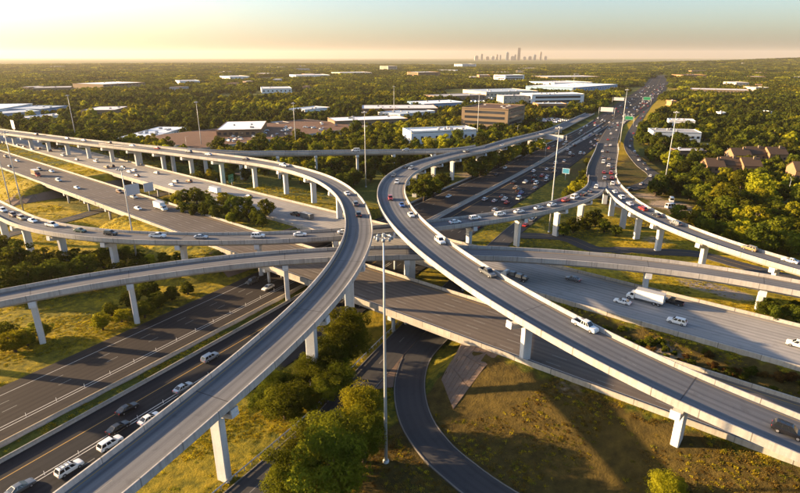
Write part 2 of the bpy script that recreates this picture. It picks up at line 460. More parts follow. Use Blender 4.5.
# ------------------------------------------------------------------ terrain heights
def sm(x): x = np.clip(x, 0, 1); return x * x * (3 - 2 * x)
GAPS = [(-345., -246.), (-170., -60.)]        # where the overpass bridges something
def terr(x, y):
    x = np.asarray(x, float); y = np.asarray(y, float)
    d = x * dB[0] + y * dB[1]; n = x * nB[0] + y * nB[1]
    wd = np.ones_like(d)
    for a, b in GAPS:
        inside = sm(np.minimum(d - (a - 1), (b + 1) - d) / 10.0)
        wd = np.minimum(wd, 1 - inside)
    far_len = np.where(d > -60, 60.0, 55.0)
    wn_ = np.where(n < 101.5, sm(1 - (101.5 - n) / 21.0), np.where(n > 167, sm(1 - (n - 167) / far_len), 1.0))
    # grass dip between the carriageways on the right side
    dip = np.where((n > 126) & (n < 139) & (d > -62), sm(np.minimum(n - 126, 139 - n) / 5.0) * 2.4, 0.0)
    h = (ZB - .32) * wn_ * wd - dip
    r = np.hypot(x, y)
    h = h + .35 * np.sin(x * .07 + 1.3) * np.sin(y * .06) * (1 - wn_ * wd) * np.clip((r - 60) / 100, 0, 1) * np.clip((800 - r) / 300, 0, 1) * .6
    s = x * dA[0] + y * dA[1]; na = x * nA[0] + y * nA[1]
    flat = sm(1 - (np.abs(na + 100) - 62) / 14.0)
    h = h * 1.0 - (.35 * np.sin(x * .07 + 1.3) * np.sin(y * .06) * (1 - wn_ * wd) * np.clip((r - 60) / 100, 0, 1) * np.clip((800 - r) / 300, 0, 1) * .6) * flat
    # far hills
    far = np.clip((r - 2200) / 2500, 0, 1)
    h = h + far * (7 * np.sin(x / 900 + .6) * np.sin(y / 1100) + 3)
    h = h + 60 * np.exp(-(((x - 4300) / 1300) ** 2 + ((y - 5200) / 900) ** 2)) + 28 * np.exp(-(((x - 2300) / 700) ** 2 + ((y - 4300) / 900) ** 2))
    return h
for P_, o_ in ((PAL, .05), (PAR, .075)):
    P_[:, 2] = np.where(np.hypot(P_[:, 0], P_[:, 1]) > 700, terr(P_[:, 0], P_[:, 1]) + .25 + o_, P_[:, 2])
    P_[:, 2] = np.convolve(np.pad(P_[:, 2], 10, mode='edge'), np.ones(21) / 21, 'valid')
def tz(x, y): return float(terr(np.array([x]), np.array([y]))[0])

def ground_path(L, step=4.0, dz=.14):
    P = spline([(q[0], q[1], 0) for q in L], step)
    P[:, 2] = terr(P[:, 0], P[:, 1]) + dz
    return P
PK = ground_path([(*fA(-60, -62.5),), (*fA(60, -64.6),), (*fA(85, -67.2),), (*fA(110, -70.6),), (*fA(160, -75.5),), (*fA(235, -81.5),), (*fA(275, -79),), (*fA(312, -66),), (*fA(338, -53),), (150, 324), (161.2, 336.5),
                  (171.5, 356), (178.3, 391.9), (196.9, 457.6), (219.7, 516), (262.4, 607.7), (325, 734), (405, 894), (520, 1120)])
PJ = ground_path([(26, 161), (17.5, 146.5), (10.2, 134.2), (4.5, 122.9), (2.3, 109.9), (3.5, 97.4), (7.3, 87.9), (11.7, 81.7), (16.5, 76.2), (24, 69.5), (36, 60)], 2.5, .175)
PL = ground_path([fA(-40, -268), fA(60, -268), fA(120, -271), fA(145, -275), fA(230, -284), fA(330, -300)])
PS = ground_path([(52, 226), (72, 222), at(600, 247, 1.5), at(650, 248, 1.5), at(700, 251, 1.5), at(745, 263, 1.5), (150, 165), (175, 142)])
PR = ground_path([at(657, 176), (186, 340), at(700, 187), at(760, 205), (196, 262), at(800, 221), (205, 225)])

# ------------------------------------------------------------------ ground sheet
def axis(lo, hi, step, far, far0):
    a = list(np.arange(lo, hi + .1, step)); g = step
    x = hi
    while x < far: g *= 1.16; x += g; a.append(x)
    x = lo; g = step; pre = []
    while x > far0: g *= 1.16; x -= g; pre.append(x)
    return np.array(pre[::-1] + a)
gx = axis(-330, 260, 3.0, 42000, -42000); gy = axis(36, 420, 3.0, 42000, -4000)
X, Y = np.meshgrid(gx, gy)
Zg = terr(X, Y)
def sink(P, half):
    """lower the sheet a little under a road that lies on it"""
    global Zg
    p0 = P[:, :2].min(0) - half - 5; p1 = P[:, :2].max(0) + half + 5
    ix = np.where((gx > p0[0]) & (gx < p1[0]))[0]; iy = np.where((gy > p0[1]) & (gy < p1[1]))[0]
    if not len(ix) or not len(iy): return
    sub = np.ix_(iy, ix)
    xs, ys = X[sub], Y[sub]
    best = np.full(xs.shape, 1e9); zr = np.zeros(xs.shape)
    for q in P:
        dd = (xs - q[0]) ** 2 + (ys - q[1]) ** 2
        m_ = dd < best; best[m_] = dd[m_]; zr[m_] = q[2]
    inside = np.sqrt(best) < half
    z = Zg[sub]; z[inside] = np.minimum(z[inside], zr[inside] - .32); Zg[sub] = z
for P_, h_ in ((PK, 4.2), (PJ, 4.0), (PL, 4.2), (PS, 4.0), (PR, 3.4), (PAL[:90], 12.5), (PAR[:90], 13.5)): sink(P_, h_)
ny, nx = X.shape
V = np.stack([X, Y, Zg], -1).reshape(-1, 3)
idx = np.arange(ny * nx).reshape(ny, nx)
Fq = np.stack([idx[:-1, :-1], idx[:-1, 1:], idx[1:, 1:], idx[1:, :-1]], -1).reshape(-1, 4)
gm = bpy.data.meshes.new('ground'); gm.from_pydata(V.tolist(), [], Fq.tolist())
gm.polygons.foreach_set('use_smooth', [True] * len(gm.polygons))
gm.materials.append(M['ground'])
# soil layers: red = golden dry grass, green = bare dirt, blue = brown dry grass
vx, vy = V[:, 0], V[:, 1]
vd = vx * dB[0] + vy * dB[1]; vn = vx * nB[0] + vy * nB[1]; vs_ = vx * dA[0] + vy * dA[1]; va = vx * nA[0] + vy * nA[1]
def blob(c, r, p=1.0):
    return p * np.clip(1.3 - np.hypot(vx - c[0], vy - c[1]) / r, 0, 1)
gold = np.full(len(V), .42); dirt = np.full(len(V), .0); brown = np.full(len(V), .1)
gold[(va < -140) & (vd > -330) & (vn < 101)] = .5                       # slope left of the freeway
gold[(vn > 120) & (vn < 145) & (vd < -330)] = .75                        # strip between the carriageways
gold[(vn < 101) & (vd < -200)] = .6
gold[(vn > 166) & (vd > -70)] = .62
brown[(vn < 102) & (vd > -62)] = .78                                     # dry slope right of the loop road
gold[(vn < 102) & (vd > -62)] = .35
gold[(va > -88) & (va < -70) & (vs_ < 160)] = .5
brown[(va > -88) & (va < -60) & (vs_ < 130)] = .35
gold[(va > -118) & (va < -108) & (vs_ < 200)] = .25
brown[(va > -108) & (va < -88)] = .3
brown[(vn > 125.5) & (vn < 139.5) & (vd > -66)] = .8
dirt = np.maximum(dirt, blob(at(705, 287, 5), 9, .95)); dirt = np.maximum(dirt, blob(at(730, 296, 5), 8, .95)); dirt = np.maximum(dirt, blob(at(668, 205), 13, .9))
dirt = np.maximum(dirt, blob(at(648, 196), 10, .8)); dirt = np.maximum(dirt, blob(at(690, 213), 13, .75)); dirt = np.maximum(dirt, blob(at(468, 175), 14, .6))
dirt = np.maximum(dirt, blob(at(655, 240), 10, .55)); dirt = np.maximum(dirt, blob((36, 100), 5, .5)); dirt = np.maximum(dirt, blob(at(665, 355, 5), 8, .6))
r_ = np.hypot(vx, vy)
gold[r_ > 420] = .08; brown[r_ > 420] = .35;
wood = (vn > 205) & (vd < -170) & (va < -150); gold[wood] = .15; brown[wood] = .3
yardz = (vx > 108) & (vx < 260) & (vy > 235) & (vy < 430); gold[yardz] = .1; brown[yardz] = .55; gold[(r_ > 420) & (np.abs(va + 118) < 45)] = .8
ca = gm.color_attributes.new('soil', 'FLOAT_COLOR', 'POINT')
ca.data.foreach_set('color', np.stack([gold, dirt, brown, np.ones(len(V))], 1).reshape(-1).astype(np.float32))
gm.update()
ground = link('ground', gm); tag(ground, kind='structure')

# ------------------------------------------------------------------ bridges
ROADS = {}          # name -> path, half width, direction of travel, phrase
def reg(k, P, hw, sgn, phrase): ROADS[k] = (P, hw, sgn, phrase)
PAR_PROF_L = [(-1, 0, -.55), (-1, 0, .98), (-1, .05, 1.0), (-1, .28, 1.0), (-1, .32, .96), (-1, .40, .02), (-1, .40, -.1), (-1, .12, -.55)]
PAR_PROF_R = [(1, -o, z) for (k, o, z) in PAR_PROF_L][::-1]
def nearest_i(P, xy):
    return int(((P[:, :2] - np.array(xy)[None]) ** 2).sum(1).argmin())
def pier(parent, c, t, zdeck, hw, zg, col=(1.5, 2.5), capw=None, gd=1.75):
    """single column with hammer-head cap; t = tangent of the road"""
    rz = math.atan2(t[1], t[0])
    top = zdeck - gd - .25
    capw = capw or hw * 2 + .16
    ca_, sa_ = math.cos(rz), math.sin(rz)
    def loc(x, y, z): return (c[0] + x * ca_ - y * sa_, c[1] + x * sa_ + y * ca_, z)
    # column with chamfered corners, slightly flared at the top
    mb = MB(); V = []
    lev = [(zg - 1.0, 1.0), (top - 3.2, 1.0), (top - 1.35, 1.12)]
    ch = .16
    for z, k in lev:
        a, b = col[0] / 2 , col[1] / 2 * k
        for x, y in ((-a + ch, -b), (a - ch, -b), (a, -b + ch), (a, b - ch), (a - ch, b), (-a + ch, b), (-a, b - ch), (-a, -b + ch)):
            V.append(loc(x, y, z))
    F = [tuple(range(7, -1, -1)), tuple(16 + i for i in range(8))]
    for l in range(2):
        for i in range(8):
            j = (i + 1) % 8
            F.append((l * 8 + i, l * 8 + j, (l + 1) * 8 + j, (l + 1) * 8 + i))
    mb.add(V, F)
    p = mb.build('pier', M['pier'], parent)
    # cap beam: tapered cantilevers
    mb = MB()
    w2 = capw / 2; in2 = col[1] / 2 * 1.3; h0, h1 = .75, 1.5; a = col[0] / 2 + .12
    prof = [(-w2, 0), (w2, 0), (w2, -h0), (in2, -h1), (-in2, -h1), (-w2, -h0)]
    V = [loc(-a, y, top + .12 + z) for y, z in prof] + [loc(a, y, top + .12 + z) for y, z in prof]
    F = [tuple(range(6)), tuple(range(11, 5, -1))] + [(i, i + 6, (i + 1) % 6 + 6, (i + 1) % 6) for i in range(6)]
    mb.add(V, F)
    # end blocks that stop the girders
    for s_ in (-1, 1):
        mb.box(loc(0, s_ * (w2 - .28), top + .55), (2 * a, .36, .95), rz)
    mb.build('pier_cap', M['pier'], p)
    return p
def ramp(key, P, hw, label, piers, sgn, phrase, lanes=(0.0,), girder=True, gd=1.75, deckmat='deck', wf=None, ext=None, skip_par=None, edge=True):
    root = empty('flyover_ramp', tuple(P[len(P) // 2][:2]) + (0,))
    tag(root, label, 'flyover ramp', 'elevated ramps of the interchange')
    inv = Matrix.Translation(-root.location)
    W = wf if wf else hw
    kids = []
    kids.append(sweep(P, [(-1, .3, 0), (1, -.3, 0), (1, -.1, -.25), (-1, .1, -.25)], 'deck', M[deckmat], None, True, W, uv=True))
    if girder:
        kids.append(sweep(P, [(-.74, 0, -.26), (.74, 0, -.26), (.56, 0, -gd), (-.56, 0, -gd)], 'girder', M['girder'], None, True, W))
    for prof, sd in ((PAR_PROF_L, 'L'), (PAR_PROF_R, 'R')):
        Q = P
        a, b = (0, len(P))
        if skip_par and sd in skip_par: a, b = skip_par[sd]
        wff = (lambda i, a=a: W(i + a)) if callable(W) else W
        kids.append(sweep(P[a:b], prof, 'parapet', M['parapet'], None, True, wff, uv=True))
    d = arcl(P)
    if edge:
        mb = MB(); dashes(P, [hw - 1.0], mb, solid=True, w=.14); kids.append(mb.build('edge_line', M['worn_line']))
        mb = MB(); dashes(P, [-(hw - 1.0)], mb, solid=True, w=.14); kids.append(mb.build('edge_line', M['yellow_line']))
    if lanes:
        mb = MB(); dashes(P, lanes, mb, w=.14); kids.append(tag(mb.build('lane_marking', M['worn_line']), kind='stuff'))
    T, N = frames(P)
    for xy in piers:
        i = nearest_i(P, xy)
        # expansion joint across the deck
        w_ = W(i) if callable(W) else W
        mb = MB(); c = P[i]; t = T[i]; r_ = N[i]
        a = w_ - .42
        mb.add([(c[0] + r_[0] * sx * a + t[0] * sy, c[1] + r_[1] * sx * a + t[1] * sy, c[2] + .009) for sx, sy in ((-1, -.09), (1, -.09), (1, .09), (-1, .09))], [(0, 1, 2, 3)])
        kids.append(mb.build('expansion_joint', M['joint']))
        p = pier(None, xy if ext else (c[0], c[1]), t, c[2], w_, tz(c[0], c[1]), gd=gd)
        kids.append(p)
    for k in kids:
        k.parent = root; k.matrix_parent_inverse = inv
    reg(key, P, hw, sgn, phrase)
    return root
def on_path(P, axis_, vals):
    return [tuple(P[int(np.abs(P[:, axis_] - v).argmin())][:2]) for v in vals]
def wC(i):
    x = PC[min(i, len(PC) - 1)][0]
    return 4.6 + 1.9 * float(sm((-x - 50) / 60.0))
PCn = PC
i255 = int(np.abs(PC[:, 1] - 256).argmin())
far_px = [PC[i][:2] for i in range(i255, len(PC), 9)]
ramp('C', PC, 4.6, 'tall curving flyover sweeping from the lower left corner round to the upper left', [(-49, 50)] + on_path(PC, 1, [79.5, 111, 140, 173.5, 228]) + [tuple(q) for q in far_px], 1,
     'the flyover bending left', wf=wC, skip_par=None)
iDm = int(np.abs(PD[:, 1] - 372).argmin())
ramp('D', PD, 6.1, 'broad S-shaped flyover running from the far freeway down to the right edge', on_path(PD, 1, [52, 83.5, 110.5, 172, 221, 262, 296, 320, 339, 362, 392, 425, 460, 500, 545]), 1,
     'the S-shaped flyover', lanes=(-.2,), gd=2.1)
ramp('F', PF, 4.7, 'mid-level ramp crowded with cars crossing under both tall flyovers', [(-199, 242), (-170, 218), (-147.5, 200.5), (-127.5, 190), (-104, 182.6), (-79, 179.7), (-50, 180.5), (-24, 184.3), (26.5, 200.9), (48.5, 211.5), (68, 224.3), (85, 240.3)], 1,
     'the mid-level ramp', skip_par={'R': (0, int(np.argmax(PF[:, 1] > 254)))})
ramp('H', PH, 4.8, 'right-hand ramp descending from the traffic jam to the right edge', on_path(PH, 1, [281, 256, 236, 219.5, 205, 187.5, 167, 148]), -1,
     'the right-hand ramp', skip_par={'R': (int(np.argmax(PH[:, 1] < 254)), len(PH))})
iz = 110
ramp('FH', PFH, 8.0, 'wide jammed ramp joining the far freeway lanes beside the golden grass strip', on_path(PFH, 1, [300, 325, 350, 378, 408, 436]), 1,
     'the jammed ramp beside the far freeway', lanes=(-2.2, 1.6), gd=1.5, deckmat='asph_f', skip_par={'L': (int(np.argmax(PFH[:, 1] > 284)), 62), 'R': (int(np.argmax(PFH[:, 1] > 287)), 62)}, wf=lambda i: 5.2 + 2.8 * float(sm(i / 5.0)))
ramp('G', PG, 4.7, 'empty mid-level ramp bowing across the middle of the interchange', [(-116, 119.8), (-99, 131.6), (-79.5, 143), (-35.5, 158.5), (3, 162.7), (76, 151.6), (103, 138.6), (133, 117)], -1,
     'the empty middle ramp')
ramp('E', PE, 4.4, 'straight distant ramp linking the two tall flyovers at the back', [(-176, 358.8), (-150, 350), (-125, 343.9), (-102, 340.8), (-79, 343), (-55.5, 346.8), (-29.5, 351.2), (-3.5, 354.7), (21, 358.8)], -1,
     'the distant linking ramp')

# the overpass: two carriageways, each a bridge thing with deck, girders, barriers, bents and abutments
def overpass(key, P, hw, n0, label, lanes, deckmat, sgn, phrase):
    root = empty('highway_overpass', (*fB(-110, n0), 0))
    tag(root, label, 'overpass', 'carriageways of the upper highway')
    inv = Matrix.Translation(-root.location); kids = []
    kids.append(sweep(P, [(-1, .3, 0), (1, -.3, 0), (1, -.1, -.3), (-1, .1, -.3)], 'deck', M[deckmat], None, True, hw, uv=True))
    for prof in (PAR_PROF_L, PAR_PROF_R):
        kids.append(sweep(P, [(k, o, z * .92 if z > 0 else z) for k, o, z in prof], 'parapet', M['bparapet'], None, True, hw, uv=True))
    mb = MB(); dashes(P, lanes, mb, w=.2, ln=3.6, gap=8.6); kids.append(tag(mb.build('lane_marking', M['worn_line']), kind='stuff'))
    mb = MB(); dashes(P, [hw - 2.2], mb, solid=True, w=.2); kids.append(mb.build('edge_line', M['white_line']))
    mb = MB(); dashes(P, [-(hw - 1.6)], mb, solid=True, w=.2); kids.append(mb.build('edge_line', M['yellow_line']))
    for gi, (a, b) in enumerate(GAPS):
        Q = straight(fB(a, n0), fB(b, n0), P[0][2], 30)
        for j in range(9):
            o = -hw + 1.0 + j * (2 * hw - 2.0) / 8
            kids.append(sweep(Q, [(0, o - .35, -.31), (0, o + .35, -.31), (0, o + .3, -1.65), (0, o - .3, -1.65)], 'girder', M['girder'], None, True, 1.0))
        for e in (a, b):
            mb = MB(); c = fB(e, n0); mb.box((c[0], c[1], ZB - 1.7), (1.4, 2 * hw - .2, 2.7), math.atan2(dB[1], dB[0])); kids.append(mb.build('abutment', M['pier']))
        bents = [-318, -292, -268] if gi == 0 else [-145, -118, -88]
        for e in bents:
            mb = MB(); c = fB(e, n0); mb.box((c[0], c[1], ZB - 2.3), (1.3, 2 * hw - 1.4, 1.15), math.atan2(dB[1], dB[0])); cap = mb.build('bent_cap', M['pier']); kids.append(cap)
            for j in range(4):
                o = -hw + 2.6 + j * (2 * hw - 5.2) / 3
                q = fB(e, n0) + nB * (-o)
                mb = MB(); mb.tube([(q[0], q[1], tz(*q) - .6), (q[0], q[1], ZB - 2.8)], .52, 12); kids.append(mb.build('column', M['pier'], None, True))
    for v in np.arange(-640, 60, 1e9): pass
    for k in kids: k.parent = root; k.matrix_parent_inverse = inv
    reg(key, P, hw, sgn, phrase)
    return root
overpass('BN', PBN, 11.2, 114.2, 'near carriageway of the upper highway, dark deck crossing under the flyovers', (-7.3, -3.65, 0, 3.65, 7.3), 'deckB', 1, 'the near side of the upper highway')
overpass('BF', PBF, 12.6, 152.8, 'far carriageway of the upper highway carrying the white box truck', (-7.3, -3.65, 0, 3.65, 7.3), 'deckBf', -1, 'the far side of the upper highway')

# ------------------------------------------------------------------ roads on the ground
def ground_road(name, key, P, hw, mat_, sgn, phrase, lanes=(), edges=(), yellow=(), curb=False, dash=(3.05, 9.15), w=.16, ksel=None, wf=None):
    o = sweep(P, [(-1, -.15, -.5), (-1, 0, 0), (1, 0, 0), (1, .15, -.5)], name, M[mat_], None, False, wf or hw, uv=True)
    tag(o, kind='structure')
    if lanes:
        mb = MB(); dashes(P, lanes, mb, *dash, w=w); tag(mb.build('lane_marking', M['worn_line'], o), kind='stuff')
    if edges:
        mb = MB(); dashes(P, edges, mb, solid=True, w=w); mb.build('edge_line', M['white_line'], o)
    if yellow:
        mb = MB(); dashes(P, yellow, mb, solid=True, w=w); mb.build('edge_line', M['yellow_line'], o)
    if curb:
        for s_ in (-1, 1):
            a_, b_ = (ksel or {}).get(s_, (0, len(P)))
            sweep(P[a_:b_], [(s_, -.22 * s_, -.3), (s_, -.22 * s_, .13), (s_, .0, .13), (s_, .06 * s_, -.5)] if s_ < 0 else [(1, .06, -.5), (1, 0, .13), (1, -.22, .13), (1, -.22, -.3)], 'kerb', M['kerb'], o, True, hw)
    reg(key, P, hw, sgn, phrase)
    return o
rAL = ground_road('freeway_southbound', 'AL', PAL, 11.4, 'asph_l', -1, 'the left side of the lower freeway', lanes=(-.3, -3.9), edges=(-7.6,), yellow=(10.2,), w=.18, wf=lambda i: 11.4 + 5.5 * float(sm((i * 6 - 720) / 350.0)))
rAR = ground_road('freeway_northbound', 'AR', PAR, 12.2, 'asph', 1, 'the right side of the lower freeway', lanes=(2.2, 5.8, 9.2), yellow=(-7.4,), w=.18, wf=lambda i: 12.2 + 7.0 * float(sm((i * 6 - 760) / 350.0)))
rK = ground_road('frontage_road', 'K', PK, 4.0, 'asph_f', 1, 'the frontage road', lanes=(0,), curb=True, ksel={1: (0, int(np.argmax(PK[:, 1] > 119)))})
rJ = ground_road('loop_road', 'J', PJ, 3.7, 'asph_f', 1, 'the loop road', curb=True, ksel={1: (int(np.argmax(PJ[:, 1] < 122)), len(PJ)), -1: (int(np.argmax(PJ[:, 1] < 141)), len(PJ))})
rL = ground_road('cross_road', 'L', PL, 4.0, 'asph_f', 1, 'the cross road', yellow=(0,))
rS = ground_road('side_road', 'S', PS, 3.8, 'asph_f', 1, 'the side road', yellow=(0,))
rR = ground_road('access_road', 'R', PR, 3.2, 'asph_f', 1, 'the access road')
# double white line with delineator posts that splits off the express lane
dl = MB(); dl.box((0, 0, .42), (.12, .12, .84)); post_me = None
t_ = MB(); t_.tube([(0, 0, 0), (0, 0, .9)], [.05, .04], 6); post_me = t_.mesh('delineator_post', M['white_plastic'])
def express(road, P, o1, o2, s0, s1, every):
    mb = MB(); dashes(P, (o1, o2), mb, solid=True, w=.2, end=s1); mb.build('double_line', M['white_line'], road)
    d = arcl(P); Q = offset_path(P, (o1 + o2) / 2, 0)
    for s in np.arange(s0, s1, every):
        o = link('delineator_post', post_me, road); o.location = [float(np.interp(s, d, Q[:, k])) for k in range(3)]
express(rAL, PAL, 5.3, 6.3, 90, 330, 6.5)
express(rAR, PAR, -2.1, -1.2, 90, 270, 6.5)
# median barriers
BARR = [(0, -.38, -.3), (0, -.32, .1), (0, -.14, .35), (0, -.1, .9), (0, .1, .9), (0, .14, .35), (0, .32, .1), (0, .38, -.3)]
dAL = arcl(PAL)
nb = int(np.searchsorted(dAL, 800))
sweep(PAL[:nb], [(1, .5 + o, z) for k, o, z in BARR], 'median_barrier', M['barrier'], rAL, True, 11.2)
sweep(PAR[:nb], [(-1, -.5 + o, z) for k, o, z in BARR], 'median_barrier', M['barrier'], rAR, True, 12.0)
# concrete median strip where the grass ends
s0i = int(np.searchsorted(dAL, 300)); 
mid = np.array([((PAL[i] + PAR[nearest_i(PAR, PAL[i][:2])]) / 2) for i in range(s0i, nb)]); mid[:, 2] = .02
ms = sweep(spline(mid[::4], 8), [(0, -1.6, -.2), (0, -1.6, .1), (0, 1.6, .1), (0, 1.6, -.2)], 'concrete_median', M['barrier'], None, False, 1.0); tag(ms, kind='structure')
# shoulder barrier along the far left edge of the freeway
sweep(PAL[int(np.searchsorted(dAL, 345)):int(np.searchsorted(dAL, 820))], [(-1, -.5 + o, z) for k, o, z in BARR], 'shoulder_barrier', M['barrier'], rAL, True, 11.2)

# paved slopes under the overpass ends, laid as separate slabs
def slope_paving(d0, d1, n0, n1, dirn, label, nn):
    root = empty('paved_slope', (*fB((d0 + d1) / 2, (n0 + n1) / 2), 0))
    tag(root, label, 'paved slope', 'paved slopes under the overpass')
    inv = Matrix.Translation(-root.location)
    step = (n1 - n0) / nn
    for i in range(nn):
        for j in range(2):
            a = d0 + (d1 - d0) * j / 2; b = d0 + (d1 - d0) * (j + 1) / 2
            mb = MB(); V = []
            g = .05
            for q, (dd, nn_) in enumerate(((a + g, n0 + i * step + g), (b - g, n0 + i * step + g), (b - g, n0 + (i + 1) * step - g), (a + g, n0 + (i + 1) * step - g))):
                p = fB(dd, nn_); V.append((p[0], p[1], tz(*p) + .12 + .02 * ((i * 7 + j * 3) % 3)))
            V += [(p[0], p[1], p[2] - .3) for p in V]
            mb.add(V, [(3, 2, 1, 0), (0, 1, 5, 4), (1, 2, 6, 5), (2, 3, 7, 6), (3, 0, 4, 7)])
            o = mb.build('slab', M['riprap'], root); o.matrix_parent_inverse = inv
slope_paving(-171, -160, 99, 168, 1, 'grey paved slope under the overpass beside the left freeway lanes', 14)
slope_paving(-347, -334, 84, 168, 1, 'brown paved slope under the overpass near the leftmost light mast', 14)
slope_paving(-256, -245, 99, 168, 1, 'paved slope under the overpass left of the white box van', 14)
def cone_slope():
    """fan of slabs wrapping the right end of the overpass beside the loop road"""
    root = empty('paved_slope', (14, 113, 0)); inv = Matrix.Translation(-root.location)
    tag(root, 'fan-shaped paved slope beside the loop road under the broad flyover', 'paved slope', 'paved slopes under the overpass')
    A0, A1, B0, B1 = at(461, 343.5, 6.2), at(441, 389, .35), at(498, 357.5, 6.2), at(453, 411, .5)
    NI, NJ = 7, 3
    def P_(u, v):
        p = (A0 * (1 - u) + B0 * u) * (1 - v) + (A1 * (1 - u) + B1 * u) * v
        return np.array([p[0], p[1], max(p[2], tz(p[0], p[1]) + .14)])
    for i in range(NI):
        for j in range(NJ):
            e = .004; u0, u1, v0, v1 = i / NI + e, (i + 1) / NI - e, j / NJ + e, (j + 1) / NJ - e
            V = [tuple(P_(u0, v0)), tuple(P_(u0, v1)), tuple(P_(u1, v1)), tuple(P_(u1, v0))]
            V += [(p[0], p[1], p[2] - 1.2) for p in V]
            mb = MB(); mb.add(V, [(0, 1, 2, 3), (4, 7, 6, 5), (0, 4, 5, 1), (1, 5, 6, 2), (2, 6, 7, 3), (3, 7, 4, 0)])
            o = mb.build('slab', M['riprap'], root); o.matrix_parent_inverse = inv
cone_slope()

# concrete gore between the frontage road and the loop road
def gore():
    K_ = offset_path(PK, 4.05); J_ = offset_path(PJ, 3.75); rows = []
    for y in np.arange(108.5, 156, 2.0):
        k = K_[np.abs(K_[:, 1] - y).argmin()]; j = J_[np.abs(J_[:, 1] - y).argmin()]
        if j[0] - k[0] > .15: rows.append((k, j))
    m = MB(); V = []
    for k, j in rows:
        a = k[:2] + (j[:2] - k[:2]) * .06; b = k[:2] + (j[:2] - k[:2]) * min(.94, 6.0 / max(.1, j[0] - k[0]))
        V += [(a[0], a[1], .26), (b[0], b[1], .26)]
    n = len(rows)
    m.add(V + [(x, y, z - .5) for x, y, z in V], [(2 * i, 2 * i + 1, 2 * i + 3, 2 * i + 2) for i in range(n - 1)] + [(2 * n + 2 * i, 2 * i, 2 * i + 2, 2 * n + 2 * i + 2) for i in range(n - 1)] + [(2 * i + 1, 2 * n + 2 * i + 1, 2 * n + 2 * i + 3, 2 * i + 3) for i in range(n - 1)])
    tag(m.build('traffic_island', M['riprap']), kind='structure')
gore()
# ------------------------------------------------------------------ high light masts
def mast_meshes(h, nl):
    p = MB(); p.tube([(0, 0, -.5), (0, 0, h * .33), (0, 0, h * .66), (0, 0, h)], [.36, .28, .21, .13], 12)
    p.tube([(0, 0, -.5), (0, 0, .5)], [.62, .6], 12)
    f = MB()
    ring = [(1.25 * math.cos(a), 1.25 * math.sin(a), h - .35) for a in np.linspace(0, 2 * math.pi, 17)]
    f.tube(ring, .07, 6)
    for k in range(4):
        a = k * math.pi / 2 + .3; f.tube([(0, 0, h - .3), (1.25 * math.cos(a), 1.25 * math.sin(a), h - .35)], .05, 5)
    f.tube([(0, 0, h - .9), (0, 0, h + .25)], [.3, .26], 10)
    l = MB(); l.tube([(0, 0, .1), (0, 0, -.1), (0, 0, -.42)], [.13, .27, .31], 10)
    g = MB(); g.tube([(0, 0, -.425), (0, 0, -.5)], [.29, .24], 10)
    return p.mesh('pole', M['galv'], True), f.mesh('head_frame', M['galv']), l.mesh('luminaire', M['lamp'], True), g.mesh('lens', M['lens'])
_mm = {}
def high_mast(loc, h, label, nl=8):
    k = round(h)
    if k not in _mm: _mm[k] = mast_meshes(k, nl)
    pm, fm, lm, gm_ = _mm[k]
    r = empty('light_mast', loc); tag(r, label, 'light mast', 'high light masts around the interchange')
    link('pole', pm, r); link('head_frame', fm, r)
    for i in range(nl):
        a = 2 * math.pi * i / nl
        l = link('luminaire', lm, r); l.location = (1.45 * math.cos(a), 1.45 * math.sin(a), k - .3); l.rotation_euler = (.0, 0.25, a)
        link('lens', gm_, l)
def mast_px(bx, by, label, h=46, z=0):
    p = at(bx, by, z); high_mast((p[0], p[1], tz(p[0], p[1])), h, label)
mast_px(386, 462, 'tall light mast in the middle foreground beside the golden trees', 46.8)
mast_px(24, 213, 'leaning-looking light mast nearest the left edge above the brown paved slope', 41)
mast_px(11, 206, 'second light mast from the left edge, by the golden slope', 33)
mast_px(138, 265, 'light mast between the two left mid-level ramps', 37)
mast_px(549, 232, 'light mast on the golden grass beside the crowded ramp', 47)
mast_px(664, 187, 'light mast by the dirt yard right of the jam', 45)
mast_px(366, 187, 'light mast between the two tall flyovers', 45)
mast_px(619, 150, 'light mast in the golden strip beside the far freeway', 50)
mast_px(77, 143, 'light mast behind the long left flyover near the warehouses', 40)
mast_px(202, 150, 'light mast at the left end of the raised brown lot', 40)
mast_px(296, 147, 'light mast at the teal wall of the raised brown lot', 38)
mast_px(477, 142, 'light mast in front of the banded office block', 44)
mast_px(572, 100, 'distant light mast behind the white office building', 46)
mast_px(394, 118, 'light mast behind the white roofed warehouse at the back', 40)

def street_lamp(px, py, h, label, rz=0.0):
    p = at(px, py); z = tz(p[0], p[1])
    r = empty('street_lamp', (p[0], p[1], z), rz); tag(r, label, 'street lamp', 'street lamps along the roads')
    m = MB(); m.tube([(0, 0, -.3), (0, 0, h)], [.12, .07], 8); m.build('pole', M['galv'], r, True)
    m = MB(); m.tube([(0, 0, h), (.7, 0, h + .5), (2.2, 0, h + .65)], [.06, .05, .04], 6); a = m.build('arm', M['galv'], r, True)
    m = MB(); m.box((2.5, 0, h + .62), (.8, .34, .16), 0, 0, .7); m.build('lamp_head', M['lamp'], r)
street_lamp(540, 132, 12, 'street lamp at the back of the freeway near the office block', 2.6)
street_lamp(517, 138, 12, 'double-bend street lamp beside the banded office block', .4)
street_lamp(545, 158, 11, 'street lamp against the bushes left of the freeway', 2.2)
street_lamp(103, 143, 12, 'street lamp behind the long left flyover', .5)
street_lamp(56, 139, 12, 'street lamp among the trees near the blue sheds', .5)
street_lamp(187, 150, 11, 'street lamp left of the light mast by the raised brown lot', .5)
street_lamp(718, 205, 10, 'street lamp among trees near the access road', 1.2)
street_lamp(787, 197, 10, 'street lamp by the access road at the right edge', 1.2)
street_lamp(725, 165, 11, 'street lamp in the woods behind the apartments', 1.2)

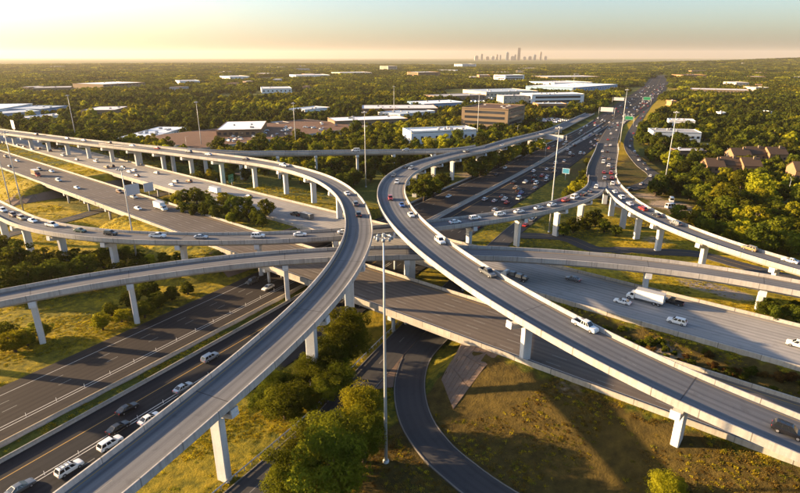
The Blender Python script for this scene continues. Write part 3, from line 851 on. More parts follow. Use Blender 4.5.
# ------------------------------------------------------------------ overhead signs
def sign(px, py, w, h, mat_, label, two_posts=True, rz=0.0, zc=7.5, zg=None, panels=1, back=False, text=None):
    p = at(px, py, zc); zgr = tz(p[0], p[1]) if zg is None else zg
    r = empty('overhead_sign', (p[0], p[1], zgr), rz); tag(r, label, 'road sign', 'overhead road signs')
    H = zc - zgr
    for x in ((-w * .62, w * .62) if two_posts else (0,)):
        m = MB(); m.tube([(x, .25, -.5), (x, .25, H + (h / 2 if two_posts else 0))], .2, 8); m.build('post', M['galv'], r, True)
    m = MB()
    for dz in (-h * .25, h * .25): m.box((0, .2, H + dz), (w * 1.3 if two_posts else w * .9, .16, .16))
    m.build('beam', M['galv'], r)
    m = MB(); m.box((0, 0, H), (w, .12, h)); pn = m.build('panel', M['sign_back' if back else mat_], r)
    if not back:
        m = MB(); b = .12
        for x, z, sx, sz in ((0, h / 2 - b, w - .1, b), (0, -h / 2 + b, w - .1, b), (-w / 2 + b, 0, b, h - .3), (w / 2 - b, 0, b, h - .3)):
            m.box((x, -.075, H + z), (sx, .02, sz))
        m.build('border', M['sign_white'], pn)
fd = math.atan2(-nA[1], -nA[0])
rzA = math.atan2(dA[1], dA[0]) - R(90); rzB = math.atan2(dB[1], dB[0]) - R(90)
sign(629, 118, 9, 4.2, 'sign_green', 'nearer green overhead sign above the far freeway jam', True, rzA, 9, 0)
sign(647, 98.5, 11, 5, 'sign_green', 'farther green overhead sign above the far freeway', True, rzA, 10, 0)
sign(607, 109.5, 16, 5.5, 'sign_back', 'grey back of a wide sign over the left far freeway lanes', True, rzA, 10, 0, back=True)
sign(619, 99, 16, 5, 'sign_back', 'smaller grey sign back higher up the far freeway', True, rzA, 10, 0, back=True)
sign(566, 171, 4.6, 3.4, 'sign_blue', 'blue roadside sign on the grass right of the freeway jam', False, rzA, 6, 0)
sign(551, 137, 22, 4.5, 'sign_back', 'pale sign back above the freeway beside the light mast head', True, rzA, 8, 0, back=True)
sign(132.5, 189.5, 6.8, 5.4, 'sign_back', 'larger white sign back over the upper highway left of the bushes', False, rzB + R(180), ZB + 5.5, ZB - .3, back=True)
sign(148.5, 187, 5.0, 4.4, 'sign_back', 'smaller white sign back next to the bushes on the median', False, rzB + R(180), ZB + 5.5, ZB - .3, back=True)
sign(31.7, 137.6, 6.5, 3.2, 'sign_green', 'green sign hanging beside the long left flyover', False, rzB + R(30), 12, 6)
sign(12.7, 124.5, 8, 7, 'sign_back', 'white sign back standing behind the long left flyover', False, R(-40), 22, 2, back=True)
sign(231, 178.5, 5.2, 4.6, 'sign_green', 'tilted green sign in front of trees under the left flyover', False, rzB + R(25), 9, 3)

# ------------------------------------------------------------------ guardrail along the frontage road
def guardrail(P, off, s0, s1, label):
    Q = offset_path(P, off, 0); d = arcl(P)
    i0, i1 = int(np.searchsorted(d, s0)), int(np.searchsorted(d, s1))
    c = Q[(i0 + i1) // 2]
    r = empty('guardrail', (c[0], c[1], tz(c[0], c[1]))); inv = Matrix.Translation(-r.location)
    tag(r, label, 'guardrail')
    S = Q[i0:i1]
    o = sweep(S, [(0, -.05, .55), (0, .02, .62), (0, -.05, .70), (0, .02, .78), (0, -.05, .86), (0, -.09, .86), (0, -.09, .55)], 'rail', M['rail'], r, True, 1.0); o.matrix_parent_inverse = inv
    m = MB(); m.box((0, 0, .2), (.18, .15, 1.2)); pm = m.mesh('post', M['galv'])
    for s in np.arange(d[i0] + 1, d[i1 - 1] - 1, 1.9):
        o = link('post', pm, r); o.location = [float(np.interp(s, d, Q[:, k])) for k in range(3)]; o.matrix_parent_inverse = inv
guardrail(PK, -5.0, 40, 205, 'white steel guardrail running along the frontage road between the foreground trees')
# ------------------------------------------------------------------ buildings
def m_wall(name, c, var=.15): return m_plain(name, c, .8, var, .4)
BW = {k: m_wall('wall_' + k, c) for k, c in dict(cream=(.5, .43, .34), brown=(.2, .13, .085), white=(.72, .71, .69), brick=(.24, .145, .08), grey=(.33, .33, .33),
      teal=(.36, .45, .47), tan=(.21, .155, .1), dark=(.07, .065, .06), blue=(.2, .3, .42), orange=(.34, .2, .1), concrete=(.4, .38, .36)).items()}
BR = {k: m_plain('roof_' + k, c, .9 if k == 'dirt' else .8, .6 if k == 'dirt' else .22, .25) for k, c in dict(white=(.75, .75, .75), gravel=(.1, .06, .042), dirt=(.13, .075, .05), grey=(.3, .3, .31), brown=(.13, .085, .055), pale=(.55, .55, .56), shingle=(.075, .05, .035), red=(.3, .1, .05), bluegrey=(.35, .42, .5), bluewhite=(.55, .62, .7)).items()}
M['window'] = m_plain('window_glass', (.03, .035, .045), .12, .3, .3)
def frame_from(pL, pR):
    a, b = np.array(pL[:2]), np.array(pR[:2]); w = np.linalg.norm(b - a); t = (b - a) / w
    return a, t, np.array([-t[1], t[0]]), w
def building(pL, pR, depth, h, wall, roof, label, cat='building', group=None, bands=0, wins=None, parapet=.8, units=3, name='building', z=None, side_wins=None, gable=0.0, sky=0):
    """pL, pR: pixels of the front base corners; depth runs away from the camera"""
    A_ = at(*pL); B_ = at(*pR)
    a, t, u, w = frame_from(A_, B_)
    z0 = (pL[2] if len(pL) > 2 else min(tz(A_[0], A_[1]), tz(B_[0], B_[1]))) if z is None else z
    rz = math.atan2(t[1], t[0])
    r = empty(name, (a[0], a[1], z0), rz); tag(r, label, cat, group)
    m = MB(); m.box((w / 2, depth / 2, h / 2 - .5), (w, depth, h + 1)); m.build('wall', BW[wall], r)
    if gable:
        m = MB(); e = .6; V = [(-e, -e, h), (w + e, -e, h), (w + e, depth + e, h), (-e, depth + e, h), (-e, depth / 2, h + gable), (w + e, depth / 2, h + gable)]
        m.add(V, [(0, 1, 5, 4), (2, 3, 4, 5), (1, 2, 5), (3, 0, 4), (3, 2, 1, 0)]); rf = m.build('roof', BR[roof], r)
    else:
        m = MB(); m.box((w / 2, depth / 2, h + .62), (w - .6, depth - .6, .2)); rf = m.build('roof', BR[roof], r)
        m = MB(); th = .35
        for cx, cy_, sx, sy in ((w / 2, th / 2 - .05, w + .1, th), (w / 2, depth - th / 2 + .05, w + .1, th), (th / 2 - .05, depth / 2, th, depth - .5), (w - th / 2 + .05, depth / 2, th, depth - .5)):
            m.box((cx, cy_, h + .5 + parapet / 2), (sx, sy, parapet))
        m.build('parapet', BW[wall], r)
        rr = random.Random(hash(label) & 0xffff if False else len(label) * 31 + int(w))
        for _ in range(units):
            sx, sy, sz = rr.uniform(1.5, 3.5), rr.uniform(1.5, 3), rr.uniform(.9, 1.8)
            m = MB(); m.box((rr.uniform(.12, .88) * w, rr.uniform(.15, .85) * depth, h + .72 + sz / 2), (sx, sy, sz), 0, 0, .92); m.build('rooftop_unit', BW['grey'], r)
        for i in range(sky):
            m = MB(); m.box(((.08 + .84 * ((i * 37 % 100) / 100)) * w, (.1 + .8 * ((i * 61 % 100) / 100)) * depth, h + .95), (3.2, 3.2, .5), 0, 0, .7); m.build('skylight', BR['white'], rf)
    if bands:
        fh = h / bands
        for i in range(bands):
            for (x0, y0, sx, sy) in ((w / 2, -.04, w * .86, .12), (w + .04, depth / 2, .12, depth * .86), (-.04, depth / 2, .12, depth * .86)):
                m = MB(); m.box((x0, y0, fh * (i + .5)), (sx, sy, fh * .5)); m.build('window', M['window'], r)
    if wins:
        nw, nf, ww, wh = wins
        wm = MB(); wm.box((0, 0, 0), (ww, .14, wh)); wme = wm.mesh('window', M['window'])
        for f in range(nf):
            for i in range(nw):
                o = link('window', wme, r); o.location = ((i + .5) * w / nw, -.03, (f + .55) * h / nf)
        if side_wins:
            wm = MB(); wm.box((0, 0, 0), (.14, ww, wh)); wme = wm.mesh('window', M['window'])
            for f in range(nf):
                for i in range(side_wins):
                    o = link('window', wme, r); o.location = (-.03, (i + .5) * depth / side_wins, (f + .55) * h / nf)
    return r, w
BUILT = []       # footprints kept free of trees: (corner, t, u, w, depth)
def bld(pL, pR, depth, h, *a, **k):
    A_ = at(*pL); B_ = at(*pR); f = frame_from(A_, B_); BUILT.append((f[0], f[1], f[2], f[3], depth))
    return building(pL, pR, depth, h, *a, **k)

bld((461, 129), (507, 132), 62, 22, 'tan', 'gravel', 'four-storey cream office block with dark window bands behind the flyover', 'office block', bands=4, units=6, parapet=1.2)
bld((411, 144.5), (476, 141.5), 26, 10, 'white', 'white', 'white metal plant building with pale blue panels behind the flyover', 'warehouse', units=7, wins=(9, 1, 2.4, 3), parapet=1.5)
bld((217, 137.5, 4), (262, 136.5, 4), 70, 6, 'brick', 'white', 'white flat-roofed store standing on the raised brown lot', 'store', units=4, wins=(8, 1, 3, 2.4), parapet=.5)
bld((196, 155), (369, 130.5), 105, 4, 'teal', 'dirt', 'raised brown dirt lot held by a pale teal retaining wall', 'raised lot', units=0, parapet=.25, name='raised_lot')
bld((335, 128.5), (408, 125.5), 40, 7, 'tan', 'white', 'long low building with white roof behind the golden shrubs', 'warehouse', units=5, wins=(16, 1, 2.2, 2))
bld((362, 116.5), (438, 116), 60, 9, 'brown', 'pale', 'long dark-walled building with pale roof at the back', 'warehouse', units=5, wins=(16, 1, 2.4, 2.4))
bld((400, 121), (435, 117), 40, 7, 'white', 'bluegrey', 'pale blue roofed shed left of the office block', 'shed', units=3, wins=(8, 1, 2.4, 2))
bld((424, 111), (466, 109), 55, 9, 'blue', 'white', 'white roofed shed with blue-grey walls behind the office block', 'shed', units=3, wins=(9, 1, 2.8, 2.4))
bld((441, 102), (486, 100), 60, 8, 'tan', 'grey', 'grey roofed low building in the trees behind the sheds', 'building', units=4, wins=(9, 1, 2.8, 2.4))
bld((486, 97.5), (538, 96), 100, 9, 'cream', 'bluegrey', 'long pale blue roofed hall beyond the parking lot', 'hall', units=6, wins=(14, 1, 3.6, 2.4))
bld((503, 108), (531, 107.5), 30, 17, 'cream', 'pale', 'blank pinkish block at the left end of the white office', 'building', units=2, wins=(6, 3, 1.6, 1.4))
bld((531, 108), (583, 107), 45, 19, 'white', 'white', 'long white office building with window bands', 'office block', bands=3, units=6)
bld((537, 113.5), (566, 113.5), 30, 12, 'orange', 'bluegrey', 'orange-brown low office with green-grey roof before the white office', 'office block', bands=2, units=3)
bld((567, 101), (575, 100.5), 30, 8, 'brown', 'brown', 'small brown building beside the distant light mast', 'building', units=2, wins=(3, 1, 2.8, 2.4))
bld((572, 93), (617, 89), 120, 10, 'blue', 'white', 'long white roofed warehouse close to the far freeway', 'warehouse', units=6, wins=(16, 1, 3.6, 2.6))
bld((554, 87), (592, 86), 110, 9, 'white', 'pale', 'white low building behind the long warehouse', 'warehouse', units=4, wins=(10, 1, 4, 3))
bld((548, 80), (600, 79.5), 130, 9, 'tan', 'pale', 'pale low building farthest of the warehouse row', 'warehouse', units=4, wins=(10, 1, 4, 3))
bld((505, 81.5), (524, 81), 60, 18, 'white', 'pale', 'white mid-rise building among trees left of centre', 'office block', bands=3, units=2)
bld((479, 79.5), (490, 79.5), 60, 14, 'orange', 'pale', 'small orange-lit building in the far woods', 'building', units=1, wins=(4, 2, 3, 2))
bld((418, 77.5), (440, 77), 80, 18, 'orange', 'pale', 'orange and white mid-rise in the far woods', 'office block', bands=3, units=2)
bld((388, 71.5), (397, 71.3), 70, 26, 'cream', 'pale', 'tall cream building in the far woods right of centre-left', 'office block', bands=5, units=1)
bld((462, 68), (476, 67.8), 90, 26, 'white', 'pale', 'white block far away below the skyline', 'office block', bands=4, units=1)
bld((0, 117), (34, 110.5), 120, 9, 'white', 'white', 'large white roofed warehouse at the left edge', 'warehouse', units=5, wins=(12, 1, 3, 2.6))
bld((-6, 123), (42, 119), 40, 9, 'blue', 'bluegrey', 'pale blue shed in front of the left edge warehouse', 'shed', units=3, wins=(12, 1, 2.4, 2))
bld((24, 124.5), (68, 120), 24, 6, 'white', 'pale', 'pale low shed right of the blue shed', 'shed', units=3, wins=(12, 1, 2, 1.6))
bld((42, 117), (70, 113), 50, 9, 'blue', 'bluegrey', 'blue-grey roofed shed behind the pale shed', 'shed', units=3, wins=(10, 1, 2.4, 2))
bld((82, 117.5), (116, 117), 60, 8, 'tan', 'pale', 'tan low building with pale roof in the trees at left', 'building', units=3, wins=(9, 1, 2.6, 2))
bld((104, 90), (146, 87.5), 110, 12, 'tan', 'white', 'wide tan building with white roof in the left woods', 'building', units=5, wins=(12, 2, 3, 2.4))
bld((180, 85), (200, 84.5), 60, 10, 'white', 'pale', 'pale building right of the wide tan building', 'building', units=2, wins=(5, 1, 4, 3))
bld((33, 93), (72, 92), 80, 9, 'tan', 'grey', 'dull grey building line in the left woods', 'building', units=3, wins=(9, 1, 3, 3))
bld((262, 93.5), (292, 93), 80, 9, 'white', 'pale', 'pale roof in the woods left of centre', 'building', units=3, wins=(7, 1, 3, 3))
bld((296, 78.5), (330, 78), 120, 10, 'white', 'pale', 'pale long roof in the far woods left of centre', 'building', units=3, wins=(7, 1, 4, 3))
bld((230, 80), (250, 79.5), 100, 10, 'white', 'pale', 'small pale roof in the far woods at left', 'building', units=2, wins=(5, 1, 4, 3))
bld((340, 76), (372, 75.5), 110, 12, 'cream', 'pale', 'cream long roof before the tall cream building', 'building', units=3, wins=(8, 1, 4, 3))
bld((305, 116), (330, 113), 30, 7, 'white', 'bluegrey', 'blue-grey roofed shed behind the raised brown lot', 'shed', units=2, wins=(5, 1, 3, 2))
bld((279, 128), (290, 127), 18, 4, 'grey', 'bluegrey', 'small metal canopy beside the white flat-roofed store', 'canopy', units=0, wins=(3, 1, 2, 1.5))
bld((146, 144.5), (187, 131.5), 30, 4, 'white', 'bluewhite', 'long blue-white roof dotted with vents left of the raised lot', 'warehouse', units=18, wins=(14, 1, 2, 1.6), parapet=.4)
# right-hand side
bld((690, 93.5), (748, 95), 60, 8, 'tan', 'pale', 'long brick building with window row in the right woods', 'building', units=4, wins=(16, 1, 4, 4))
bld((668, 128.5), (694, 129.5), 22, 8, 'white', 'white', 'white flat-roofed house right of the frontage road', 'house', units=3, wins=(6, 1, 2.5, 2.4))
bld((652, 141), (700, 142.5), 24, 8, 'white', 'grey', 'grey roofed row with white front right of the frontage road', 'building', units=4, wins=(9, 1, 2.4, 2.2))
bld((677, 160), (705, 160), 14, 6, 'brown', 'pale', 'small pale roofed office below the grey roofed row', 'building', units=3, wins=(6, 1, 2, 1.8))
bld((755, 92), (768, 92), 40, 9, 'cream', 'pale', 'small cream house among the right woods', 'house', units=1, wins=(3, 1, 4, 3))
bld((671, 106), (676, 106), 20, 7, 'orange', 'pale', 'tiny orange roofed hut by the far frontage road', 'house', units=1, wins=(2, 1, 2, 2))
bld((720, 118), (725, 118), 12, 6, 'white', 'pale', 'little white house in the right woods', 'house', units=1, wins=(2, 1, 2, 2))
bld((765, 117), (771, 117), 12, 6, 'white', 'white', 'little white roofed house at far right woods', 'house', units=1, wins=(2, 1, 2, 2))
bld((683, 79), (706, 79), 90, 12, 'orange', 'gravel', 'brown building on the far right horizon', 'building', units=2, wins=(6, 2, 4, 3))
# apartment block: several gabled wings in one thing
def apartments(pL, pR, nwing, depth, h, label, wall='brick'):
    A_ = at(*pL); B_ = at(*pR); a, t, u, w = frame_from(A_, B_); BUILT.append((a, t, u, w, depth))
    rz = math.atan2(t[1], t[0]); r = empty('apartment_house', (a[0], a[1], tz(a[0], a[1])), rz); tag(r, label, 'apartment house')
    ww = w / nwing
    wm = MB(); wm.box((0, 0, 0), (1.3, .16, 1.5)); wme = wm.mesh('window', M['window'])
    sm_ = MB(); sm_.box((0, 0, 0), (.16, 1.3, 1.5)); sme = sm_.mesh('window', M['window'])
    for i in range(nwing):
        y0 = (i % 2) * 4.0; x0 = i * ww; hh = h + (i % 3) * .6; g = 4.2
        m = MB(); m.box((x0 + ww / 2, y0 + depth / 2, hh / 2), (ww - .1, depth, hh)); wl_ = m.build('wall', BW[wall], r)
        # gable ends face left and right
        m = MB(); m.add([(x0 + .1, y0, hh), (x0 + .1, y0 + depth, hh), (x0 + .1, y0 + depth / 2, hh + g), (x0 + ww - .1, y0, hh), (x0 + ww - .1, y0 + depth, hh), (x0 + ww - .1, y0 + depth / 2, hh + g)], [(0, 2, 1), (3, 4, 5), (0, 1, 4, 3)])
        m.build('gable', BW[wall], wl_)
        m = MB(); e = .7; q = .22
        V = [(x0 - .3, y0 - e, hh - .25), (x0 + ww + .2, y0 - e, hh - .25), (x0 + ww + .2, y0 + depth / 2, hh + g + .1), (x0 - .3, y0 + depth / 2, hh + g + .1), (x0 + ww + .2, y0 + depth + e, hh - .25), (x0 - .3, y0 + depth + e, hh - .25)]
        V += [(x, y, z + q) for x, y, z in V]
        m.add(V, [(6, 7, 8, 9), (9, 8, 10, 11), (0, 3, 2, 1), (3, 5, 4, 2), (0, 1, 7, 6), (4, 5, 11, 10), (1, 2, 8, 7), (2, 4, 10, 8), (0, 6, 9, 3), (3, 9, 11, 5)])
        rf = m.build('roof', BR['shingle'], r)
        m = MB(); m.box((x0 + ww * .7, y0 + depth * .4, hh + g * .9), (1.4, 1.1, 3.2)); m.build('chimney', BW['tan'], rf)
        for f in range(2):
            for k in range(3):
                o = link('window', wme, wl_); o.location = (x0 + ww * (k + .5) / 3, y0 - .02, 1.6 + f * 3.0)
            for k in range(3):
                o = link('window', sme, wl_); o.location = (x0 + .03, y0 + depth * (k + .5) / 3, 1.6 + f * 3.0)
apartments((706, 176), (760, 178), 3, 15, 6.5, 'brown shingle-roofed apartment house with gabled wings among trees at right')
apartments((732, 164), (786, 165), 3, 14, 6.5, 'second brown gabled apartment house behind the first')
apartments((793, 184), (830, 186), 2, 16, 8.5, 'orange-walled apartment house cut by the right edge')
# scattered roofs deep in the woods
rr = random.Random(5)
spots = []
for _ in range(46):
    px, py = rr.uniform(4, 796), rr.choice([rr.uniform(66, 74), rr.uniform(72, 92), rr.uniform(66, 80)])
    if 590 < px < 690 and py > 70: continue
    spots.append((px, py))
spots.sort()
for i, (px, py) in enumerate(spots):
    w_ = rr.uniform(6, 18); dpt = rr.uniform(20, 60)
    bld((px, py), (px + w_ * (1 if py < 75 else .8), py - rr.uniform(-.2, .3)), dpt, rr.uniform(7, 11), rr.choice(['cream', 'white', 'tan', 'orange', 'grey']), rr.choice(['pale', 'white', 'grey', 'gravel', 'pale']),
        '%s small roof from the left among the distant woods' % nth(i + 1), 'house', 'scattered roofs in the distant woods', units=0, wins=(4, 1, 3, 2.5), parapet=.5)
# downtown towers on the horizon
DIST = 13000.0
TW = [(476.5, 55.6, 4, 0), (482, 53.8, 2.0, 1), (493, 56, 3, 0), (497.2, 54.2, 1.8, 2), (500.5, 54.8, 1.6, 0), (507.6, 52, 2.8, 3), (512.5, 56, 4, 0), (515.3, 54.4, 1.8, 1), (519.3, 48, 2.9, 4), (530, 56.2, 3.4, 1), (535, 54.4, 2.6, 3), (541, 51.4, 1.9, 2), (545.5, 56, 3, 0), (487.5, 56.4, 3.2, 2), (524.5, 56.6, 3, 0)]
TN = ['low slab tower', 'narrow tower', 'slim tower', 'blue-grey pointed tower', 'tallest dark tower']
tw_mats = [m_plain('tower_stone', (.3, .28, .26), .7, .1, .01), m_plain('tower_glass', (.08, .1, .12), .3, .1, .01), m_plain('tower_brown', (.22, .17, .13), .6, .1, .01), m_plain('tower_blue', (.1, .16, .2), .3, .1, .01), m_plain('tower_dark', (.05, .055, .06), .3, .1, .01)]
for i, (px, py, wpx, k) in enumerate(sorted(TW)):
    p = at(px, 60, 0); x = (px - 400) / FPX * DIST * .945; w_ = wpx / FPX * DIST * .85
    v = (py - 246.5) / FPX
    r_y, r_z = CP - v * SP, -SP - v * CP
    h = CAM_H + r_z * DIST / r_y
    o = empty('tower', ((px - 400) / FPX * DIST / r_y, DIST, 0)); tag(o, '%s, %s from the left in the downtown skyline' % (TN[k], nth(i + 1)), 'tower', 'downtown skyline towers')
    m = MB(); m.box((0, 0, h * .45), (w_, w_ * .9, h * .9)); m.build('shaft', tw_mats[k], o)
    m = MB()
    if k in (2, 3): m.box((0, 0, h * .955), (w_ * .8, w_ * .7, h * .11), 0, 0, .25)
    else: m.box((0, 0, h * .955), (w_ * (.95 if k == 4 else .6), w_ * .6, h * .11))
    m.build('crown', tw_mats[k], o)
    m = MB()
    for j in range(1, 8): m.box((0, -w_ * .46, h * .9 * j / 8), (w_ * .9, 2, h * .03))
    m.build('window_band', M['window'], o)['kind'] = 'stuff'
# ------------------------------------------------------------------ trees
def quads_mesh(name, C, Nn, size, mats, mi=None, aspect=.7, rg=None, extra=None):
    n = len(C)
    U = rg.normal(size=(n, 3)); U -= (U * Nn).sum(1)[:, None] * Nn; U /= np.linalg.norm(U, axis=1)[:, None] + 1e-9
    W = np.cross(Nn, U)
    s = size[:, None]
    a = U * s; b = W * s * aspect
    bend = Nn * s * .22
    V = np.stack([C - a - b * .5, C - a * .1 - b - bend, C + a - b * .2, C + a * .2 + b - bend], 1).reshape(-1, 3)
    F = np.arange(4 * n).reshape(n, 4)
    me = bpy.data.meshes.new(name)
    if extra is not None and extra.n:
        ev = np.array(extra.v); ef = [tuple(i + len(V) for i in f) for f in extra.f]
        me.from_pydata(np.vstack([V, ev]).tolist(), [], F.tolist() + ef)
    else:
        me.from_pydata(V.tolist(), [], F.tolist())
    for m in mats: me.materials.append(m)
    idx = np.zeros(len(me.polygons), int)
    if extra is not None and extra.n: idx[n:] = 1
    me.polygons.foreach_set('material_index', idx)
    me.update()
    return me
def crown_points(rg, nclump, nleaf, flat=.85, base=.42, gap=.25, top=2.0):
    """clumps of leaves over an uneven dome; unit radius 1, height 2"""
    C, Nn = [], []
    cz = (base + top) / 2; rz = (top - base) / 2
    cents = []
    for i in range(nclump):
        th = i * 2.39996 + rg.uniform(-.4, .4); u = 1 - 2 * (i + .5) / nclump
        u = np.clip(u + rg.uniform(-.12, .12), -.95, 1)
        rr = math.sqrt(max(0, 1 - u * u)) * rg.uniform(.55, .95)
        k = rg.uniform(.5, 1.06)
        cents.append((rr * math.cos(th) * k, rr * math.sin(th) * k, cz + u * rz * k * (.95 if u > 0 else .8)))
    cents = np.array(cents)
    w = rg.uniform(.5, 1.3, nclump); w /= w.sum()
    cnt = rg.multinomial(nleaf, w)
    for c, k in zip(cents, cnt):
        R_ = rg.uniform(.2, .38)
        d = rg.normal(size=(k, 3)); d /= np.linalg.norm(d, axis=1)[:, None]
        r = R_ * rg.uniform(.35, 1.0, k) ** .5
        p = c + d * r[:, None] * np.array([1, 1, .75])
        out = d * .7 + (p - np.array([0, 0, cz * .8])) * .35 + rg.normal(size=(k, 3)) * .55 + np.array([0, 0, .25])
        out /= np.linalg.norm(out, axis=1)[:, None]
        C.append(p); Nn.append(out)
    return np.vstack(C), np.vstack(Nn), cents
def trunk_mb(rg, cents, r0=.085, seg=7):
    m = MB()
    lean = rg.uniform(-.08, .08, 2)
    m.tube([(0, 0, -.12), (lean[0] * .4, lean[1] * .4, .35), (lean[0], lean[1], .8), (lean[0] * 1.5, lean[1] * 1.5, 1.35)], [r0 * 1.25, r0, r0 * .72, r0 * .3], seg)
    for c in cents[rg.permutation(len(cents))[:7]]:
        z0 = rg.uniform(.35, .9)
        s = np.array([lean[0] * z0, lean[1] * z0, z0]); e = np.array(c); mid_ = (s + e) / 2 + np.array([0, 0, .08])
        m.tube([s, mid_, e], [r0 * .5, r0 * .34, r0 * .12], 5)
    return m
TREE0, TREE1, TREE2 = [], [], []     # near, mid, far prototypes: (trunk mesh, crown mesh)
def protos(n, nclump, nleaf, size, store, joined=False, seed=1, lo=.3, hi=.5):
    for i in range(n):
        rg = np.random.default_rng(seed + i)
        C, Nn, ce = crown_points(rg, nclump + int(rg.integers(-3, 4)), nleaf, top=rg.uniform(1.75, 2.15), base=rg.uniform(lo, hi))
        tm = trunk_mb(rg, ce)
        sz = rg.uniform(.6, 1.3, len(C)) * size
        if joined: store.append((None, quads_mesh('tree', C, Nn, sz, [M['leaf_olive'], M['bark']], rg=rg, extra=tm)))
        else: store.append((tm.mesh('trunk', M['bark'], True), quads_mesh('crown', C, Nn, sz, [M['leaf_olive']], rg=rg)))
protos(5, 70, 17000, .03, TREE0, seed=10)
protos(7, 26, 2600, .078, TREE1, seed=40, lo=.02, hi=.3)
protos(5, 15, 620, .15, TREE2, True, seed=70, lo=.1, hi=.4)
SHRUB = []
for i in range(4):
    rg = np.random.default_rng(200 + i)
    C, Nn, ce = crown_points(rg, 16, 1500, base=-.05, top=1.25)
    st = MB()
    for c in ce[:6]: st.tube([(0, 0, -.1), tuple(np.array(c) * .5 + np.array([0, 0, .1])), tuple(c)], [.035, .025, .01], 5)
    SHRUB.append((st.mesh('stems', M['bark'], True), quads_mesh('foliage', C, Nn, rg.uniform(.6, 1.3, len(C)) * .085, [M['leaf_olive']], rg=rg)))
def set_mat(o, m, slot=0):
    o.material_slots[slot].link = 'OBJECT'; o.material_slots[slot].material = m
TREES = []       # dicts of individual trees; labels are written after all are known
def tree(x, y, rad, tint, zone, lod=1, hs=1.0, shape=None, shrub=False, label=None, z=None):
    z = tz(x, y) if z is None else z
    TREES.append(dict(x=x, y=y, z=z, rad=rad, tint=tint, zone=zone, lod=lod, hs=hs, shape=shape, shrub=shrub, label=label))
def tpx(px, py, wpx, tint, zone, lod=1, hs=1.0, shrub=False, label=None, z=None):
    p = at(px, py, 0.0 if z is None else z)
    for _ in range(3 if z is None else 0): p = at(px, py, tz(p[0], p[1]))
    dep = p[1] * CP + (CAM_H - p[2]) * SP
    tree(p[0], p[1], wpx / 2 * dep / FPX, tint, zone, lod, hs, None, shrub, label)
Zf = 'in the foreground beside the light mast'
tpx(334, 504, 92, 'olive', Zf, 0, .95, label='broad olive-gold tree filling the bottom middle of the picture')
tpx(292, 505, 64, 'olive', Zf, 0, .95, label='olive tree at the bottom edge left of the broad tree')
tpx(364, 462, 54, 'olive', Zf, 0, 1.0, label='olive tree just left of the central light mast foot')
tpx(361, 434, 50, 'gold', Zf, 0, 1.15, label='bright golden tree above the broad foreground tree')
tpx(330, 466, 70, 'olive', Zf, 0, .9, label='olive tree behind the broad foreground tree by the guardrail')
tpx(286, 418, 62, 'olive', Zf, 0, .62, label='big olive tree under the left flyover in front of its second pier')
tpx(266, 412, 40, 'dark', Zf, 0, .7, label='dark tree left of the second pier of the left flyover')
tpx(330, 398, 44, 'olive', Zf, 0, .7, label='olive tree right of the second pier of the left flyover')
tpx(333, 378, 48, 'dark', Zf, 0, .95, label='dark tree behind the second pier near the overpass edge')
tpx(347, 366, 58, 'olive', Zf, 0, 1.0, label='olive tree below the overpass edge near the central mast')
tpx(352, 343, 36, 'olive', Zf, 1, 1.0, label='small olive tree tucked under the overpass parapet')
tpx(309, 409, 30, 'olive', Zf, 1, .55, label='low olive tree at the foot of the second pier')
tpx(326, 403, 40, 'olive', Zf, 0, .7, label='olive tree by the guardrail between pier and central mast')
tpx(300, 396, 36, 'dark', Zf, 1, .7, label='dark bushy tree just behind the foot of the second pier')
tpx(314, 388, 46, 'olive', Zf, 0, .85, label='full olive tree behind the foot of the second pier')
tpx(340, 392, 44, 'olive', Zf, 0, .8, label='olive tree crowding the guardrail above the golden tree')
tpx(276, 398, 40, 'dark', Zf, 0, .8, label='dark tree tucked against the left flyover parapet')
tpx(312, 470, 58, 'olive', Zf, 0, .85, label='olive tree on the guardrail left of the broad tree')
tpx(663, 502, 44, 'gold', Zf, 0, .8, label='small yellow-green tree at the bottom edge left of the broad flyover pier')
Zl = 'between the two mid-level ramps at left'
for a in [(12, 300, 40, 'dark', 1.0), (34, 297, 42, 'dark', .95), (55, 292, 38, 'dark', .9), (22, 268, 34, 'dark', .9), (45, 273, 30, 'dark', .9), (8, 276, 30, 'olive', .9), (5, 258, 26, 'olive', .9), (33, 291, 26, 'gold', .7), (86, 277, 32, 'dark', .8), (104, 268, 26, 'olive', .8),
          (113, 266, 22, 'dark', .9), (126, 262, 20, 'olive', .8), (150, 268, 16, 'gold', .9), (164, 262, 15, 'olive', .8), (92, 263, 20, 'olive', .7), (70, 283, 26, 'dark', .8), (178, 259, 14, 'dark', .8), (96, 290, 26, 'dark', .8), (120, 279, 24, 'dark', .8), (142, 274, 22, 'dark', .8), (62, 268, 24, 'olive', .8), (78, 266, 20, 'dark', .9), (139, 262, 18, 'dark', .8)]:
    tpx(a[0], a[1], a[2], a[3], Zl, 1, a[4])
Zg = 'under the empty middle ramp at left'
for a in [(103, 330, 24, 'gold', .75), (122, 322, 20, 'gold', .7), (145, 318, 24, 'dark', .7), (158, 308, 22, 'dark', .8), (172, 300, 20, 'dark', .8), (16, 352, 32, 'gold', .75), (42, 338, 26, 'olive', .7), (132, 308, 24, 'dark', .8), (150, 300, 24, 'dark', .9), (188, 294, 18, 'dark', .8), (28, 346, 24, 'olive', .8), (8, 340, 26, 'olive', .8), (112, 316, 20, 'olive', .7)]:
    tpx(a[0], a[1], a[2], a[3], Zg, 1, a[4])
Zm = 'on the median of the upper highway'
